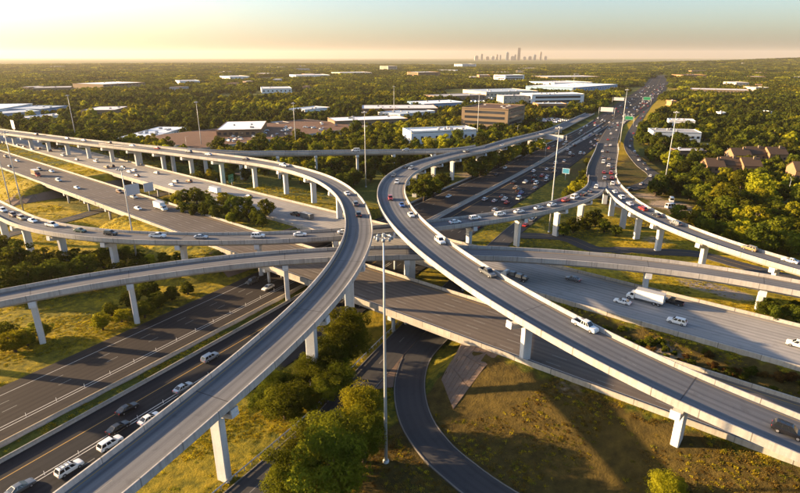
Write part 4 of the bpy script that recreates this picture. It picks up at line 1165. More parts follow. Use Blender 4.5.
for a in [(160, 203, 13, 'olive'), (169, 203, 14, 'olive'), (178, 204, 15, 'gold'), (187, 203, 15, 'olive'), (197, 204, 18, 'olive'), (206, 203, 14, 'gold'), (184, 213, 14, 'dark'), (194, 215, 14, 'dark'), (205, 216, 17, 'dark'), (216, 219, 15, 'dark'), (226, 217, 14, 'dark'),
          (224, 207, 16, 'gold'), (235, 213, 20, 'dark'), (238, 221, 17, 'dark'), (249, 221, 19, 'dark'), (247, 212, 18, 'olive'), (257, 225, 18, 'dark'), (267, 217, 19, 'olive'), (262, 227, 15, 'dark'), (212, 209, 15, 'dark'), (231, 224, 13, 'olive')]:
    tpx(a[0], a[1], a[2], a[3], Zm, 1, .95, z=ZB - .3)
Zc = 'under the long left flyover'
for a in [(200, 187, 18, 'olive'), (212, 185, 16, 'gold'), (223, 186, 16, 'olive'), (232, 184, 15, 'olive'), (206, 176, 16, 'dark'), (48, 147, 10, 'dark'), (55, 149, 12, 'olive'), (62, 150, 11, 'olive'), (139, 160, 13, 'dark'), (152, 158, 14, 'olive'), (160, 160, 12, 'dark'), (246, 180, 14, 'dark')]:
    tpx(a[0], a[1], a[2], a[3], Zc, 1, 1.0)
Zd = 'inside the bend of the broad flyover'
for a in [(413, 196, 24, 'olive'), (424, 201, 24, 'dark'), (433, 197, 22, 'olive'), (440, 192, 20, 'dark'), (428, 189, 18, 'olive'), (446, 187, 14, 'dark')]:
    tpx(a[0], a[1], a[2], a[3], Zd, 1, .95)
Ze = 'between broad flyover and far freeway'
for a in [(472, 179, 20, 'dark'), (480, 176, 22, 'dark'), (489, 172, 22, 'olive'), (498, 168, 20, 'dark'), (507, 164, 20, 'olive'), (514, 160, 16, 'gold'), (484, 168, 16, 'olive'), (496, 160, 14, 'gold'), (522, 158, 15, 'dark'), (531, 154, 14, 'olive'), (541, 150, 12, 'gold'), (477, 168, 15, 'dark'), (468, 173, 14, 'dark'), (505, 157, 14, 'gold'), (517, 152, 12, 'olive')]:
    tpx(a[0], a[1], a[2], a[3], Ze, 1, .95)
Zr = 'on the bank above the crowded ramp'
for a in [(567, 200, 15, 'olive'), (574, 196, 18, 'gold'), (582, 192, 16, 'gold'), (588, 186, 15, 'olive'), (584, 180, 14, 'dark'), (590, 174, 13, 'olive'), (594, 168, 11, 'dark'), (563, 204, 10, 'gold'), (578, 186, 12, 'dark'), (588, 166, 11, 'olive')]:
    tpx(a[0], a[1], a[2], a[3], Zr, 1, .8)
Zu = 'under the crowded ramp near the golden grass'
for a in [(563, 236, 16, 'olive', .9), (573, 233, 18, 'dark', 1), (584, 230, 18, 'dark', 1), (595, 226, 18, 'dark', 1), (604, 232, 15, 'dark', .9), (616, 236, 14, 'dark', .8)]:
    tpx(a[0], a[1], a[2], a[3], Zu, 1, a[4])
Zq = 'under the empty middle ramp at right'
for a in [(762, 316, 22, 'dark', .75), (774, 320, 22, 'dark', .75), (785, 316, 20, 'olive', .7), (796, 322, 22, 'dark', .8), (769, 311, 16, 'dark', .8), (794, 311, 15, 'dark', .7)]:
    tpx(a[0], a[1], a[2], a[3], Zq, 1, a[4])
Zw = 'in the woods above the right-hand ramp'
for a in [(700, 206, 24, 'olive', 1), (722, 222, 28, 'olive', .9), (757, 205, 36, 'gold', .95), (752, 232, 30, 'gold', .9), (777, 240, 28, 'olive', .9), (792, 225, 26, 'gold', .9), (735, 243, 26, 'dark', .9), (763, 251, 28, 'dark', .9), (788, 256, 30, 'olive', .9), (711, 236, 22, 'dark', .8),
          (689, 196, 18, 'olive', 1), (802, 245, 30, 'olive', .9), (742, 218, 24, 'dark', .9), (694, 184, 18, 'dark', 1), (712, 194, 20, 'dark', 1), (728, 200, 20, 'olive', .9), (678, 188, 16, 'olive', 1), (683, 176, 16, 'dark', 1), (772, 218, 22, 'dark', .9), (723, 236, 20, 'olive', .8), (738, 188, 20, 'olive', .9), (776, 195, 16, 'gold', .9)]:
    tpx(a[0], a[1], a[2], a[3], Zw, 1, a[4])
# brown shrubs in the ditch between the carriageways
Zs = 'in the ditch of the upper highway'
rs = random.Random(3)
for i in range(46):
    d_ = -40 + 62 * (i + rs.uniform(-.4, .4)) / 46; n_ = rs.uniform(129, 137.5)
    p = fB(d_, n_); tree(p[0], p[1], rs.uniform(.9, 1.9), rs.choice(['rust', 'rust', 'dark', 'olive']), Zs, 1, rs.uniform(.8, 1.1), None, True)
# scattered shrubs on verges
Zv = 'on the verge beside the side road'
for a in [(690, 240, 9, 'rust'), (700, 243, 9, 'rust'), (712, 247, 8, 'rust'), (680, 217, 9, 'rust'), (690, 222, 10, 'gold'), (697, 226, 10, 'rust'), (684, 210, 9, 'dark'), (722, 250, 9, 'rust'), (735, 255, 9, 'rust'), (676, 233, 8, 'rust')]:
    tpx(a[0], a[1], a[2], a[3], Zv, 1, .8, True)

# woods: every point is tried against roads, buildings and clearings
rgf = np.random.default_rng(11)
def seg_dist(P, pts):
    best = np.full(len(pts), 1e9)
    for q in P[::2]:
        best = np.minimum(best, (pts[:, 0] - q[0]) ** 2 + (pts[:, 1] - q[1]) ** 2)
    return np.sqrt(best)
LOTS = []
def lot(pL, pR, depth):
    A_ = at(*pL); B_ = at(*pR); f = frame_from(A_, B_); LOTS.append((f[0], f[1], f[2], f[3], depth)); BUILT.append(LOTS[-1])
    return f
lot((268, 136), (300, 131), 60); lot((480, 104), (522, 101), 90); lot((705, 150), (728, 150), 30)
lot((318, 127), (345, 124), 30); lot((90, 126), (116, 123), 34); lot((738, 197), (800, 198), 14); lot((60, 121), (85, 119), 40); lot((430, 108), (500, 105), 40); lot((524, 121), (548, 124), 60)
def keep(pts, margin=4.0, road_margin=4.5):
    ok = np.ones(len(pts), bool)
    for k, (P, hw, s_, ph) in ROADS.items():
        ok &= seg_dist(P, pts) > hw + road_margin + (7.5 if k in ('AL', 'AR') else 0)
    for a, t, u, w, dp in BUILT:
        q = pts - a; x = q @ t; y = q @ u
        ok &= ~((x > -margin) & (x < w + margin) & (y > -margin * 2.2) & (y < dp + margin))
    d = pts @ dB; n = pts @ nB; na = pts @ nA; s = pts @ dA
    ok &= ~((n > 98) & (n < 172))
    ok &= ~((na > -150) & (na < -100 + 0 * s) & (s < 1000))
    ok &= ~((na > -190) & (na < -60) & (s < 300))
    ok &= ~((na > -140 - np.clip(s - 480, 0, 1e9) * .09) & (na < -88 - np.clip(s - 480, 0, 1e9) * .09) & (s > 300) & (s < 1700))
    return ok
def allowed(pts):
    x, y = pts[:, 0], pts[:, 1]; d = pts @ dB; n = pts @ nB; na = pts @ nA; s = pts @ dA
    left = (n > 205) & (d < -170) & (na < -150)
    back = (y > 372) & (na < -150)
    right = (na > -42) & (n > 240) & (x > 132)
    right2 = ((na > -100) & (y > 480)) | ((na > -64) & (s > 400) & (y > 385))
    loc = np.hypot(x - at(668, 204)[0], y - at(668, 204)[1]) < 17
    return (left | back | right | right2) & ~loc
def vnoise(pts, sc, seed):
    rg = np.random.default_rng(seed); acc = np.zeros(len(pts))
    for i in range(6):
        a = rg.uniform(0, 6.28); f = (1.0 + .7 * i) / sc
        acc += np.sin((pts[:, 0] * math.cos(a) + pts[:, 1] * math.sin(a)) * f + rg.uniform(0, 6.28)) / (1 + .5 * i)
    return acc
def jgrid(y0, y1, sp):
    ys = np.arange(y0, y1, sp); out = []
    for y in ys:
        xm = .80 * y + 40; xs = np.arange(-xm, xm, sp)
        out.append(np.stack([xs, np.full(len(xs), y)], 1))
    p = np.vstack(out); return p + rgf.uniform(-.5, .5, p.shape) * sp * .95
pts = jgrid(200, 1000, 7.4)
pts = pts[allowed(pts)]; pts = pts[keep(pts)]
dens = vnoise(pts, 30, 3)
pts = pts[(dens > -1.7) & (rgf.random(len(pts)) < .9)]
rad = rgf.uniform(2.6, 5.6, len(pts)) * np.where(rgf.random(len(pts)) < .16, 1.45, 1.0)
app = rad / np.hypot(pts[:, 0], pts[:, 1])
pxp = np.array([pix((p[0], p[1], 4)) for p in pts])
inview = (pxp[:, 0] > -5) & (pxp[:, 0] < 805) & (pxp[:, 1] > 0) & (pxp[:, 1] < 500)
order = np.argsort(-np.where(inview, app, 0))
n_ind = 292 - sum(1 for t in TREES if not t['shrub'])
ind = set(order[:n_ind].tolist())
tn = vnoise(pts, 60, 9) + rgf.normal(size=len(pts)) * .9
def zone_of(px, py):
    if px < 130: return 'in the woods behind the long left flyover'
    if px < 330: return 'in the woods behind the linking ramp'
    if px < 470: return 'before the white plant building'
    if px < 640: return 'left of the far freeway'
    if px < 700: return 'beside the dirt yard at right'
    if py < 185: return 'around the apartment houses'
    return 'in the woods near the access road'
rest = []
for i, (p, r_) in enumerate(zip(pts, rad)):
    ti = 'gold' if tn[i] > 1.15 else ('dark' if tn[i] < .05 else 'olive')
    if i in ind:
        tree(p[0], p[1], r_, ti, zone_of(*pxp[i]), 1, .95)
    else: rest.append((p[0], p[1], r_, {'gold': 0, 'olive': 1, 'dark': 2}[ti]))
# write the individual trees
WORD = dict(gold='golden', olive='olive-green', dark='dark green', rust='brown')
from collections import defaultdict
by = defaultdict(list)
for t in TREES:
    t['px'] = pix((t['x'], t['y'], t['z'] + t['rad']))
    if not t['label']: by[(t['zone'], t['tint'], t['shrub'])].append(t)
for (zn, ti, sh), L in by.items():
    L.sort(key=lambda t: t['px'][0])
    for i, t in enumerate(L):
        t['label'] = '%s %s %s, %s %s from the left' % (WORD[ti], 'shrub' if sh else 'tree', zn, nth(i + 1), 'one') if False else '%s %s %s from the left %s' % (nth(i + 1), WORD[ti], 'shrub' if sh else 'tree', zn)
rt = random.Random(21)
for t in TREES:
    sh = t['shrub']
    proto = rt.choice(SHRUB) if sh else rt.choice(TREE0 if t['lod'] == 0 else TREE1)
    r = empty('shrub' if sh else 'tree', (t['x'], t['y'], t['z']), rt.uniform(0, 6.28))
    r.scale = (t['rad'], t['rad'] * rt.uniform(.9, 1.1), t['rad'] * t['hs'])
    tag(r, t['label'], 'shrub' if sh else 'tree', 'shrubs ' + t['zone'] if sh else 'trees ' + t['zone'])
    link(proto[0].name.split('.')[0], proto[0], r)
    c = link(proto[1].name.split('.')[0], proto[1], r); set_mat(c, M['leaf_' + t['tint']])

# ------------------------------------------------------------------ the rest of the woods: one mass, instanced
def gn_scatter(name, P, rot, scale, index, objs, mat_none=None):
    src = bpy.data.collections.new(name + '_kinds')
    for o in objs: src.objects.link(o)
    me = bpy.data.meshes.new(name); me.from_pydata(P.tolist(), [], [])
    for nm, ty, arr in (('rot', 'FLOAT', rot), ('scl', 'FLOAT_VECTOR', scale), ('pick', 'INT', index)):
        a = me.attributes.new(nm, ty, 'POINT')
        if ty == 'FLOAT_VECTOR': a.data.foreach_set('vector', np.asarray(arr, np.float32).reshape(-1))
        else: a.data.foreach_set('value', arr.astype(np.int32 if ty == 'INT' else np.float32))
    o = link(name, me)
    ng = bpy.data.node_groups.new(name + '_nodes', 'GeometryNodeTree')
    ng.interface.new_socket('Geometry', in_out='INPUT', socket_type='NodeSocketGeometry')
    ng.interface.new_socket('Geometry', in_out='OUTPUT', socket_type='NodeSocketGeometry')
    N = ng.nodes; L = ng.links
    gi = N.new('NodeGroupInput'); go = N.new('NodeGroupOutput')
    ci = N.new('GeometryNodeCollectionInfo'); ci.inputs['Collection'].default_value = src
    ci.inputs['Separate Children'].default_value = True; ci.inputs['Reset Children'].default_value = True
    ip = N.new('GeometryNodeInstanceOnPoints'); ip.inputs['Pick Instance'].default_value = True
    def attr(nm, ty):
        a = N.new('GeometryNodeInputNamedAttribute'); a.data_type = ty; a.inputs['Name'].default_value = nm; return a.outputs[0]
    L.new(gi.outputs[0], ip.inputs['Points']); L.new(ci.outputs[0], ip.inputs['Instance'])
    L.new(attr('pick', 'INT'), ip.inputs['Instance Index'])
    cx = N.new('ShaderNodeCombineXYZ'); L.new(attr('rot', 'FLOAT'), cx.inputs[2])
    er = N.new('FunctionNodeEulerToRotation'); L.new(cx.outputs[0], er.inputs[0]); L.new(er.outputs[0], ip.inputs['Rotation'])
    L.new(attr('scl', 'FLOAT_VECTOR'), ip.inputs['Scale'])
    L.new(ip.outputs[0], go.inputs[0])
    md = o.modifiers.new('scatter', 'NODES'); md.node_group = ng
    return o
kinds = []
for i in range(5):
    for j, ti in enumerate(('gold', 'olive', 'dark')):
        o = bpy.data.objects.new('k%02d' % (i * 3 + j), TREE2[i][1]); set_mat(o, M['leaf_' + ti]); kinds.append(o)
rest = np.array(rest)
zz = terr(rest[:, 0], rest[:, 1])
sc = np.stack([rest[:, 2], rest[:, 2], rest[:, 2] * rgf.uniform(.85, 1.05, len(rest))], 1)
w1 = gn_scatter('woodland', np.column_stack([rest[:, :2], zz]), rgf.uniform(0, 6.28, len(rest)), sc, rgf.integers(0, 5, len(rest)) * 3 + rest[:, 3].astype(int), kinds)
tag(w1, 'dense olive and golden woodland spreading behind the interchange', 'woodland', kind='stuff')
# far woods: patches of a few dozen small crowns each
def patch_mesh(seed, size, n, r0, r1, leaf, nl, mat_):
    rg = np.random.default_rng(seed); C = []; Nn = []; S = []
    for _ in range(n):
        c, m_, _c = crown_points(rg, 7, nl, base=.1, top=1.9)
        r = rg.uniform(r0, r1); o = np.array([*rg.uniform(-size / 2, size / 2, 2), 0])
        C.append(c * r + o); Nn.append(m_); S.append(rg.uniform(.7, 1.3, len(c)) * leaf * r)
    return quads_mesh('wood_patch', np.vstack(C), np.vstack(Nn), np.concatenate(S), [mat_], rg=rg)
pk = []
for i in range(7):
    ti = ('gold', 'olive', 'dark', 'dark', 'olive', 'dark', 'dark')[i]
    o = bpy.data.objects.new('p%02d' % i, patch_mesh(300 + i, 46, 24, 3.6, 7.4, .24, 110, M['leaf_' + ti])); pk.append(o)
def far_ring(y0, y1, sp, mn):
    p = jgrid(y0, y1, sp); d_ = vnoise(p, 160, 5)
    p = p[(d_ > mn)]
    return p[keep(p, 20, 16)]
fp = np.vstack([far_ring(1000, 2200, 34, -1.35), far_ring(2200, 5600, 52, -1.3)])
fz = terr(fp[:, 0], fp[:, 1]); fd_ = np.hypot(fp[:, 0], fp[:, 1])
fs = np.where(fd_ < 2200, .85, 1.25)
sc = np.stack([fs, fs, rgf.uniform(.8, 1.15, len(fp)) * np.where(fd_ < 2200, .85, 1.0)], 1)
w2 = gn_scatter('distant_woodland', np.column_stack([fp, fz - .3]), rgf.integers(0, 4, len(fp)) * 1.5708, sc, rgf.integers(0, 7, len(fp)), pk)
tag(w2, 'distant hazy woodland reaching to the horizon', 'woodland', kind='stuff')

# ------------------------------------------------------------------ tufts of dry grass on the near banks
def tuft(seed, mat_):
    rg = np.random.default_rng(seed); n = 34
    m = MB()
    for _ in range(n):
        a = rg.uniform(0, 6.28); r = rg.uniform(0, .45); x, y = r * math.cos(a), r * math.sin(a)
        h = rg.uniform(.08, .2); b = rg.uniform(0, 6.28); l = rg.uniform(.05, .25); w_ = .05
        dx, dy = math.cos(b), math.sin(b)
        m.add([(x - dy * w_, y + dx * w_, 0), (x + dy * w_, y - dx * w_, 0), (x + dx * l, y + dy * l, h)], [(0, 1, 2)])
    return bpy.data.objects.new('t%02d' % seed, m.mesh('grass_tuft', mat_))
M['grass_brown'] = m_leaf('grass_blade_brown', (.09, .06, .015), (.2, .13, .03), (.32, .21, .05))
M['grass_green'] = m_leaf('grass_blade_green', (.08, .085, .01), (.17, .16, .018), (.28, .25, .03))
tk = [tuft(0, M['grass_blade']), tuft(1, M['grass_blade']), tuft(2, M['grass_brown']), tuft(3, M['grass_brown']), tuft(4, M['grass_green']), tuft(5, M['grass_green'])]
gp = []
for y in np.concatenate([np.arange(62, 150, .8), np.arange(150, 260, 1.2), np.arange(260, 470, 2.0)]):
    xm = .80 * y + 12; xs = np.arange(-xm, xm if y < 260 else -40, .85 if y < 150 else 1.3 if y < 260 else 2.0); gp.append(np.stack([xs, np.full(len(xs), y)], 1))
gp = np.vstack(gp) + 0; gp += rgf.uniform(-.6, .6, gp.shape)
ok = np.ones(len(gp), bool)
for k in ('AL', 'AR', 'K', 'J', 'L', 'S', 'R', 'BN', 'BF'):
    P, hw = ROADS[k][:2]
    if k in ('BN', 'BF'):
        n = gp @ nB; c = 114.2 if k == 'BN' else 152.8; ok &= np.abs(n - c) > hw + .4
    else:
        Pn = P[(P[:, 1] < 480)]; best = np.full(len(gp), 1e9)
        for q in Pn: best = np.minimum(best, (gp[:, 0] - q[0]) ** 2 + (gp[:, 1] - q[1]) ** 2)
        ok &= np.sqrt(best) > hw + (1.0 if k[0] != 'A' else 1.4)
d_ = gp @ dB; n_ = gp @ nB
for a, b in GAPS: ok &= ~((d_ > a - 2) & (d_ < b + 2) & (n_ > 99) & (n_ < 168))
ok &= ~(np.hypot(gp[:, 0] - fB(-58.5, 102.5)[0], gp[:, 1] - fB(-58.5, 102.5)[1]) < 20)
ok &= vnoise(gp, 5, 8) + rgf.normal(size=len(gp)) * .6 > -.2
ok &= ~((gp[:, 1] > 260) & ((gp @ nB) > 200))
gp = gp[ok]; d_ = gp @ dB; n_ = gp @ nB
br = (n_ < 102) & (d_ > -62)
pickk = np.where(br, rgf.choice([0, 2, 3, 2, 5], len(gp)), rgf.choice([0, 1, 0, 1, 0, 4], len(gp)))
gs = rgf.uniform(.7, 1.5, len(gp)) * np.where(gp[:, 1] > 260, 1.7, 1.0)
gt = gn_scatter('dry_grass', np.column_stack([gp, terr(gp[:, 0], gp[:, 1]) - .02]), rgf.uniform(0, 6.28, len(gp)), np.stack([gs * 1.2, gs * 1.2, gs], 1), pickk, tk)
tag(gt, 'short dry golden grass covering the banks between the ramps', 'grass', kind='stuff')
# ------------------------------------------------------------------ vehicles (local x forward, y left, z up)
def m_paint(name, c, metal=.0):
    t = NT(name); t.principled(c, .32, None, Metallic=metal, Coat_Weight=.6, Coat_Roughness=.08); return t.mat
PAINT = dict(white=m_paint('paint_white', (.72, .72, .70)), silver=m_paint('paint_silver', (.42, .44, .46), .5), grey=m_paint('paint_grey', (.13, .14, .15), .4), black=m_paint('paint_black', (.012, .012, .014)),
             red=m_paint('paint_red', (.32, .02, .015)), blue=m_paint('paint_blue', (.03, .09, .32), .2), tan=m_paint('paint_tan', (.36, .27, .17), .3), brown=m_paint('paint_brown', (.16, .09, .05), .2), green=m_paint('paint_green', (.02, .06, .04), .2), gold=m_paint('paint_gold', (.42, .3, .14), .4))
M['car_glass'] = m_plain('car_glass', (.012, .015, .02), .06, .1)
M['tyre'] = m_plain('tyre_rubber', (.015, .015, .016), .85, .1)
M['rim'] = m_plain('wheel_rim', (.4, .4, .42), .35, .1, Metallic=.6)
M['headlight'] = m_plain('headlight_glass', (.75, .75, .7), .1, .05)
t = NT('tail_lamp_lit'); p_ = t.principled((.45, .01, .008), .3); p_.inputs['Emission Color'].default_value = (1, .04, .02, 1); p_.inputs['Emission Strength'].default_value = .2; M['taillight'] = t.mat
M['bed'] = m_plain('bed_liner', (.025, .025, .027), .8)
M['trim'] = m_plain('black_trim', (.02, .02, .022), .6)
KIND = {  # length, half width, stations (x, top z, half-width factor), cabin base (x0, x1, z), roof (x0, x1, z), roof half width
 'sedan': dict(L=4.8, hw=.92, z0=.22, st=[(-2.4, .62, .80), (-2.34, .92, .90), (-1.9, 1.0, .97), (-1.3, 1.0, 1), (0, .98, 1), (.9, .95, 1), (1.5, .9, .99), (2.05, .83, .96), (2.32, .73, .91), (2.4, .55, .86)], cb=(-1.85, 1.15, .96), rf=(-1.0, .2, 1.45), rhw=.62, wb=(-1.38, 1.42), wr=.33),
 'suv': dict(L=4.85, hw=.97, z0=.28, st=[(-2.42, .75, .86), (-2.36, 1.05, .94), (-1.9, 1.12, 1), (0, 1.12, 1), (.95, 1.1, 1), (1.5, 1.08, .99), (2.1, 1.02, .97), (2.36, .92, .93), (2.42, .66, .9)], cb=(-2.3, 1.2, 1.08), rf=(-1.95, .45, 1.76), rhw=.72, wb=(-1.4, 1.45), wr=.38),
 'pickup': dict(L=5.8, hw=.98, z0=.32, st=[(-2.9, .7, .93), (-2.86, .74, .98), (-.75, .74, 1), (-.70, 1.12, 1), (1.3, 1.12, 1), (1.85, 1.12, .99), (2.55, 1.08, .98), (2.86, .98, .94), (2.93, .7, .9)], cb=(-.72, 1.5, 1.1), rf=(-.5, .75, 1.85), rhw=.74, wb=(-1.75, 1.9), wr=.4),
 'van': dict(L=5.4, hw=1.0, z0=.28, st=[(-2.7, .8, .92), (-2.64, 1.15, .97), (0, 1.2, 1), (1.5, 1.2, 1), (2.1, 1.1, .96), (2.6, .9, .86), (2.7, .6, .8)], cb=(-2.62, 1.9, 1.18), rf=(-2.5, 1.0, 2.15), rhw=.86, wb=(-1.6, 1.75), wr=.36)}
def loft_body(k):
    m = MB(); z0, hw = k['z0'], k['hw']; rings = []
    for x, zt, f in k['st']:
        h = hw * f; zm = z0 + (zt - z0) * .45
        rings.append([(x, -h * .9, z0), (x, -h * .985, z0 + .1), (x, -h, zm), (x, -h * .97, zt - .1), (x, -h * .86, zt), (x, 0, zt + .025), (x, h * .86, zt), (x, h * .97, zt - .1), (x, h, zm), (x, h * .985, z0 + .1), (x, h * .9, z0)])
    V = [p for r in rings for p in r]; n = 11; F = []
    for i in range(len(rings) - 1):
        for j in range(n):
            j2 = (j + 1) % n
            F.append((i * n + j, i * n + j2, (i + 1) * n + j2, (i + 1) * n + j))
    F.append(tuple(range(n - 1, -1, -1))); F.append(tuple((len(rings) - 1) * n + j for j in range(n)))
    m.add(V, F); return m
def cabin(k):
    x0, x1, z = k['cb']; r0, r1, zr = k['rf']; h = k['hw'] * .93; rh = k['rhw']
    B = [(x0, -h, z), (x1, -h * .95, z), (x1, h * .95, z), (x0, h, z)]
    T_ = [(r0, -rh, zr), (r1, -rh, zr), (r1, rh, zr), (r0, rh, zr)]
    m = MB()
    Tc = [(r0 + .12, -rh * .8, zr + .04), (r1 - .12, -rh * .8, zr + .04), (r1 - .12, rh * .8, zr + .04), (r0 + .12, rh * .8, zr + .04)]
    m.add(B + T_ + Tc, [(0, 1, 5, 4), (1, 2, 6, 5), (2, 3, 7, 6), (3, 0, 4, 7), (8, 9, 10, 11), (4, 5, 9, 8), (5, 6, 10, 9), (6, 7, 11, 10), (7, 4, 8, 11)])
    return m, B, T_
def panel(q, ins, off, split=None):
    q = [np.array(p) for p in q]; c = sum(q) / 4
    n = np.cross(q[1] - q[0], q[3] - q[0]); n /= np.linalg.norm(n)
    return [tuple(p + (c - p) * ins + n * off) for p in q]
def lerp(a, b, t): return tuple(np.array(a) * (1 - t) + np.array(b) * t)
def glass(k):
    m_, B, T_ = cabin(k); out = {}
    w = MB(); w.add(panel([B[1], B[2], T_[2], T_[1]], .09, .012), [(0, 1, 2, 3)]); out['windshield'] = w
    w = MB(); w.add(panel([B[3], B[0], T_[0], T_[3]], .12, .012), [(0, 1, 2, 3)]); out['rear_window'] = w
    for s in (0, 1):
        q = [B[0], B[1], T_[1], T_[0]] if s == 0 else [B[2], B[3], T_[3], T_[2]]
        w = MB()
        for a, b in ((.03, .34), (.37, .66), (.69, .97)):
            qq = [lerp(q[0], q[1], a), lerp(q[0], q[1], b), lerp(q[3], q[2], b), lerp(q[3], q[2], a)]
            w.add(panel(qq, .1, .012), [(0, 1, 2, 3)])
        out['side_window%d' % s] = w
    return out
def wheel_mb(r, mt=0, mr=1):
    m = MB(); m.tube([(0, -.12, 0), (0, -.1, 0), (0, .1, 0), (0, .12, 0)], [r * .9, r, r, r * .9], 16, mt)
    rim = MB(); rim.tube([(0, -.126, 0), (0, .126, 0)], r * .6, 10)
    return m, rim
CARM = {}
def car_meshes(kind):
    if kind in CARM: return CARM[kind]
    k = KIND[kind]; D = {}
    b = loft_body(k); c, B, T_ = cabin(k)
    extra = MB()
    if kind == 'pickup':
        h = k['hw']
        for y in (-1, 1): b.box((-1.8, y * h * .93, .93), (2.12, .12, .42))
        b.box((-2.83, 0, .93), (.1, h * 1.8, .42))
        f = MB(); f.box((-1.78, 0, .775), (2.0, h * 1.72, .03)); D['bed_liner'] = (f, 'bed')
    b.add(c.v, c.f)
    D['body'] = (b, 'paint')
    for n, g in glass(k).items(): D[n] = (g, 'car_glass')
    x1 = k['L'] / 2
    for s in (-1, 1):
        hl = MB(); hl.box((x1 - .1, s * k['hw'] * .68, k['z0'] + (.38 if kind != 'sedan' else .32)), (.2, .32, .12)); D['headlight%d' % s] = (hl, 'headlight')
        tl = MB(); tl.box((-x1 + .06, s * k['hw'] * .74, k['z0'] + .56), (.1, .2, .15)); D['taillight%d' % s] = (tl, 'taillight')
    bm_ = MB(); bm_.box((x1 - .04, 0, k['z0'] + .16), (.12, k['hw'] * 1.5, .2)); bm_.box((-x1 + .02, 0, k['z0'] + .16), (.12, k['hw'] * 1.6, .2)); D['bumper'] = (bm_, 'trim')
    wt, wr_ = wheel_mb(k['wr'])
    single = MB(); mats = [PAINT['white'], M['car_glass'], M['tyre'], M['taillight'], M['headlight']]
    mi = {'paint': 0, 'car_glass': 1, 'bed': 2, 'trim': 2, 'taillight': 3, 'headlight': 4}
    parts = {}
    for n, (g, mt) in D.items():
        single.add(g.v, g.f, mi[mt])
        parts[n] = (g.mesh(n.rstrip('-01'), PAINT['white'] if mt == 'paint' else M[mt], n == 'body' and False), mt)
    for wx in k['wb']:
        for s in (-1, 1): single.add([(x + wx, y + s * k['hw'] * .9, z + k['wr']) for x, y, z in wt.v], wt.f, 2)
    CARM[kind] = (parts, wt.mesh('wheel', M['tyre'], True), wr_.mesh('rim', M['rim']), single.mesh('car', mats), k)
    return CARM[kind]
CARS = []
def car(px, py, road, kind='sedan', col='white', label=None, near=False, rev=False, extra=None):
    P, hw, sgn, phrase = ROADS[road]
    z = 0 if road not in ('C', 'D', 'E', 'F', 'G', 'H', 'FH', 'BN', 'BF') else float(np.median(P[:, 2]))
    for _ in range(8):
        q = at(px, py, z + .7); i = nearest_i(P, q[:2]); z = P[i][2]
    place(P, i, q, road, kind, col, label, near, rev, extra)
def place(P, i, q, road, kind, col, label=None, near=False, rev=False, extra=None):
    hw, sgn, phrase = ROADS[road][1:]
    T, N = frames(P[max(0, i - 3):i + 4]); j = min(3, i); t_, n_ = T[min(j, len(T) - 1)], N[min(j, len(T) - 1)]
    off = float((np.array(q[:2]) - P[i][:2]) @ n_); al = float((np.array(q[:2]) - P[i][:2]) @ t_)
    off = max(-(hw - 1.6), min(hw - 1.6, off))
    d = arcl(P)
    z = float(np.interp(d[i] + al, d, P[:, 2]))
    c = P[i][:2] + t_ * al + n_ * off
    s = sgn * (-1 if rev else 1)
    slope = (P[min(i + 2, len(P) - 1)][2] - P[max(i - 2, 0)][2]) / max(1e-6, np.linalg.norm(P[min(i + 2, len(P) - 1)][:2] - P[max(i - 2, 0)][:2]))
    CARS.append(dict(c=(c[0], c[1], z + .01), rz=math.atan2(t_[1] * s, t_[0] * s), pitch=-math.atan(slope) * s, road=road, kind=kind, col=col, label=label, near=near, extra=extra, phrase=phrase))
# lower left freeway
car(69, 468, 'AR', 'suv', 'white', 'large white SUV nearest the camera on the lower left freeway', True, extra='rack')
car(20, 487, 'AR', 'sedan', 'grey', 'dark grey car at the bottom left corner', True)
car(110, 443, 'AR', 'suv', 'white', 'white SUV partly tucked behind the left flyover parapet', True)
car(118, 427, 'AR', 'sedan', 'black', 'black sedan beside the white SUV on the lower left freeway', True)
car(127, 408, 'AR', 'sedan', 'black', 'black sedan in the express lane of the lower left freeway', True)
car(149, 418, 'AR', 'sedan', 'white', 'white sedan ahead of the black sedan by the left flyover', True)
car(183, 387, 'AR', 'sedan', 'silver', 'silver sedan on the lower freeway, middle of its line', True)
car(210, 357, 'AR', 'suv', 'silver', 'silver SUV farthest up the lower left freeway lanes', True)
car(268, 287, 'AL', 'sedan', 'white', 'white sedan coming out from under the overpass', True)
car(252, 281, 'AL', 'suv', 'grey', 'dark grey SUV in the shade under the overpass', True)
# flyover bending left
car(347, 193, 'C', 'sedan', 'white', 'white sedan on the tightest bend of the left flyover', True)
car(355.5, 203.5, 'C', 'suv', 'grey', 'dark grey SUV behind the white sedan on the left flyover bend', True)
car(358.5, 214, 'C', 'suv', 'black', 'black SUV last of three cars on the left flyover bend', True)
for x, y, k, c in [(283.8, 165, 'pickup', 'white'), (245.8, 158.8, 'sedan', 'black'), (210.5, 153.7, 'sedan', 'white'), (192.5, 151, 'suv', 'grey'), (160, 147.5, 'sedan', 'red'), (135, 145, 'sedan', 'white'), (112.5, 142.5, 'suv', 'brown'), (86, 140, 'sedan', 'silver'), (70, 138, 'sedan', 'tan'), (40, 134, 'suv', 'brown')]: car(x, y, 'C', k, c)
car(355.5, 150, 'E', 'van', 'white'); car(406, 150, 'E', 'suv', 'silver')
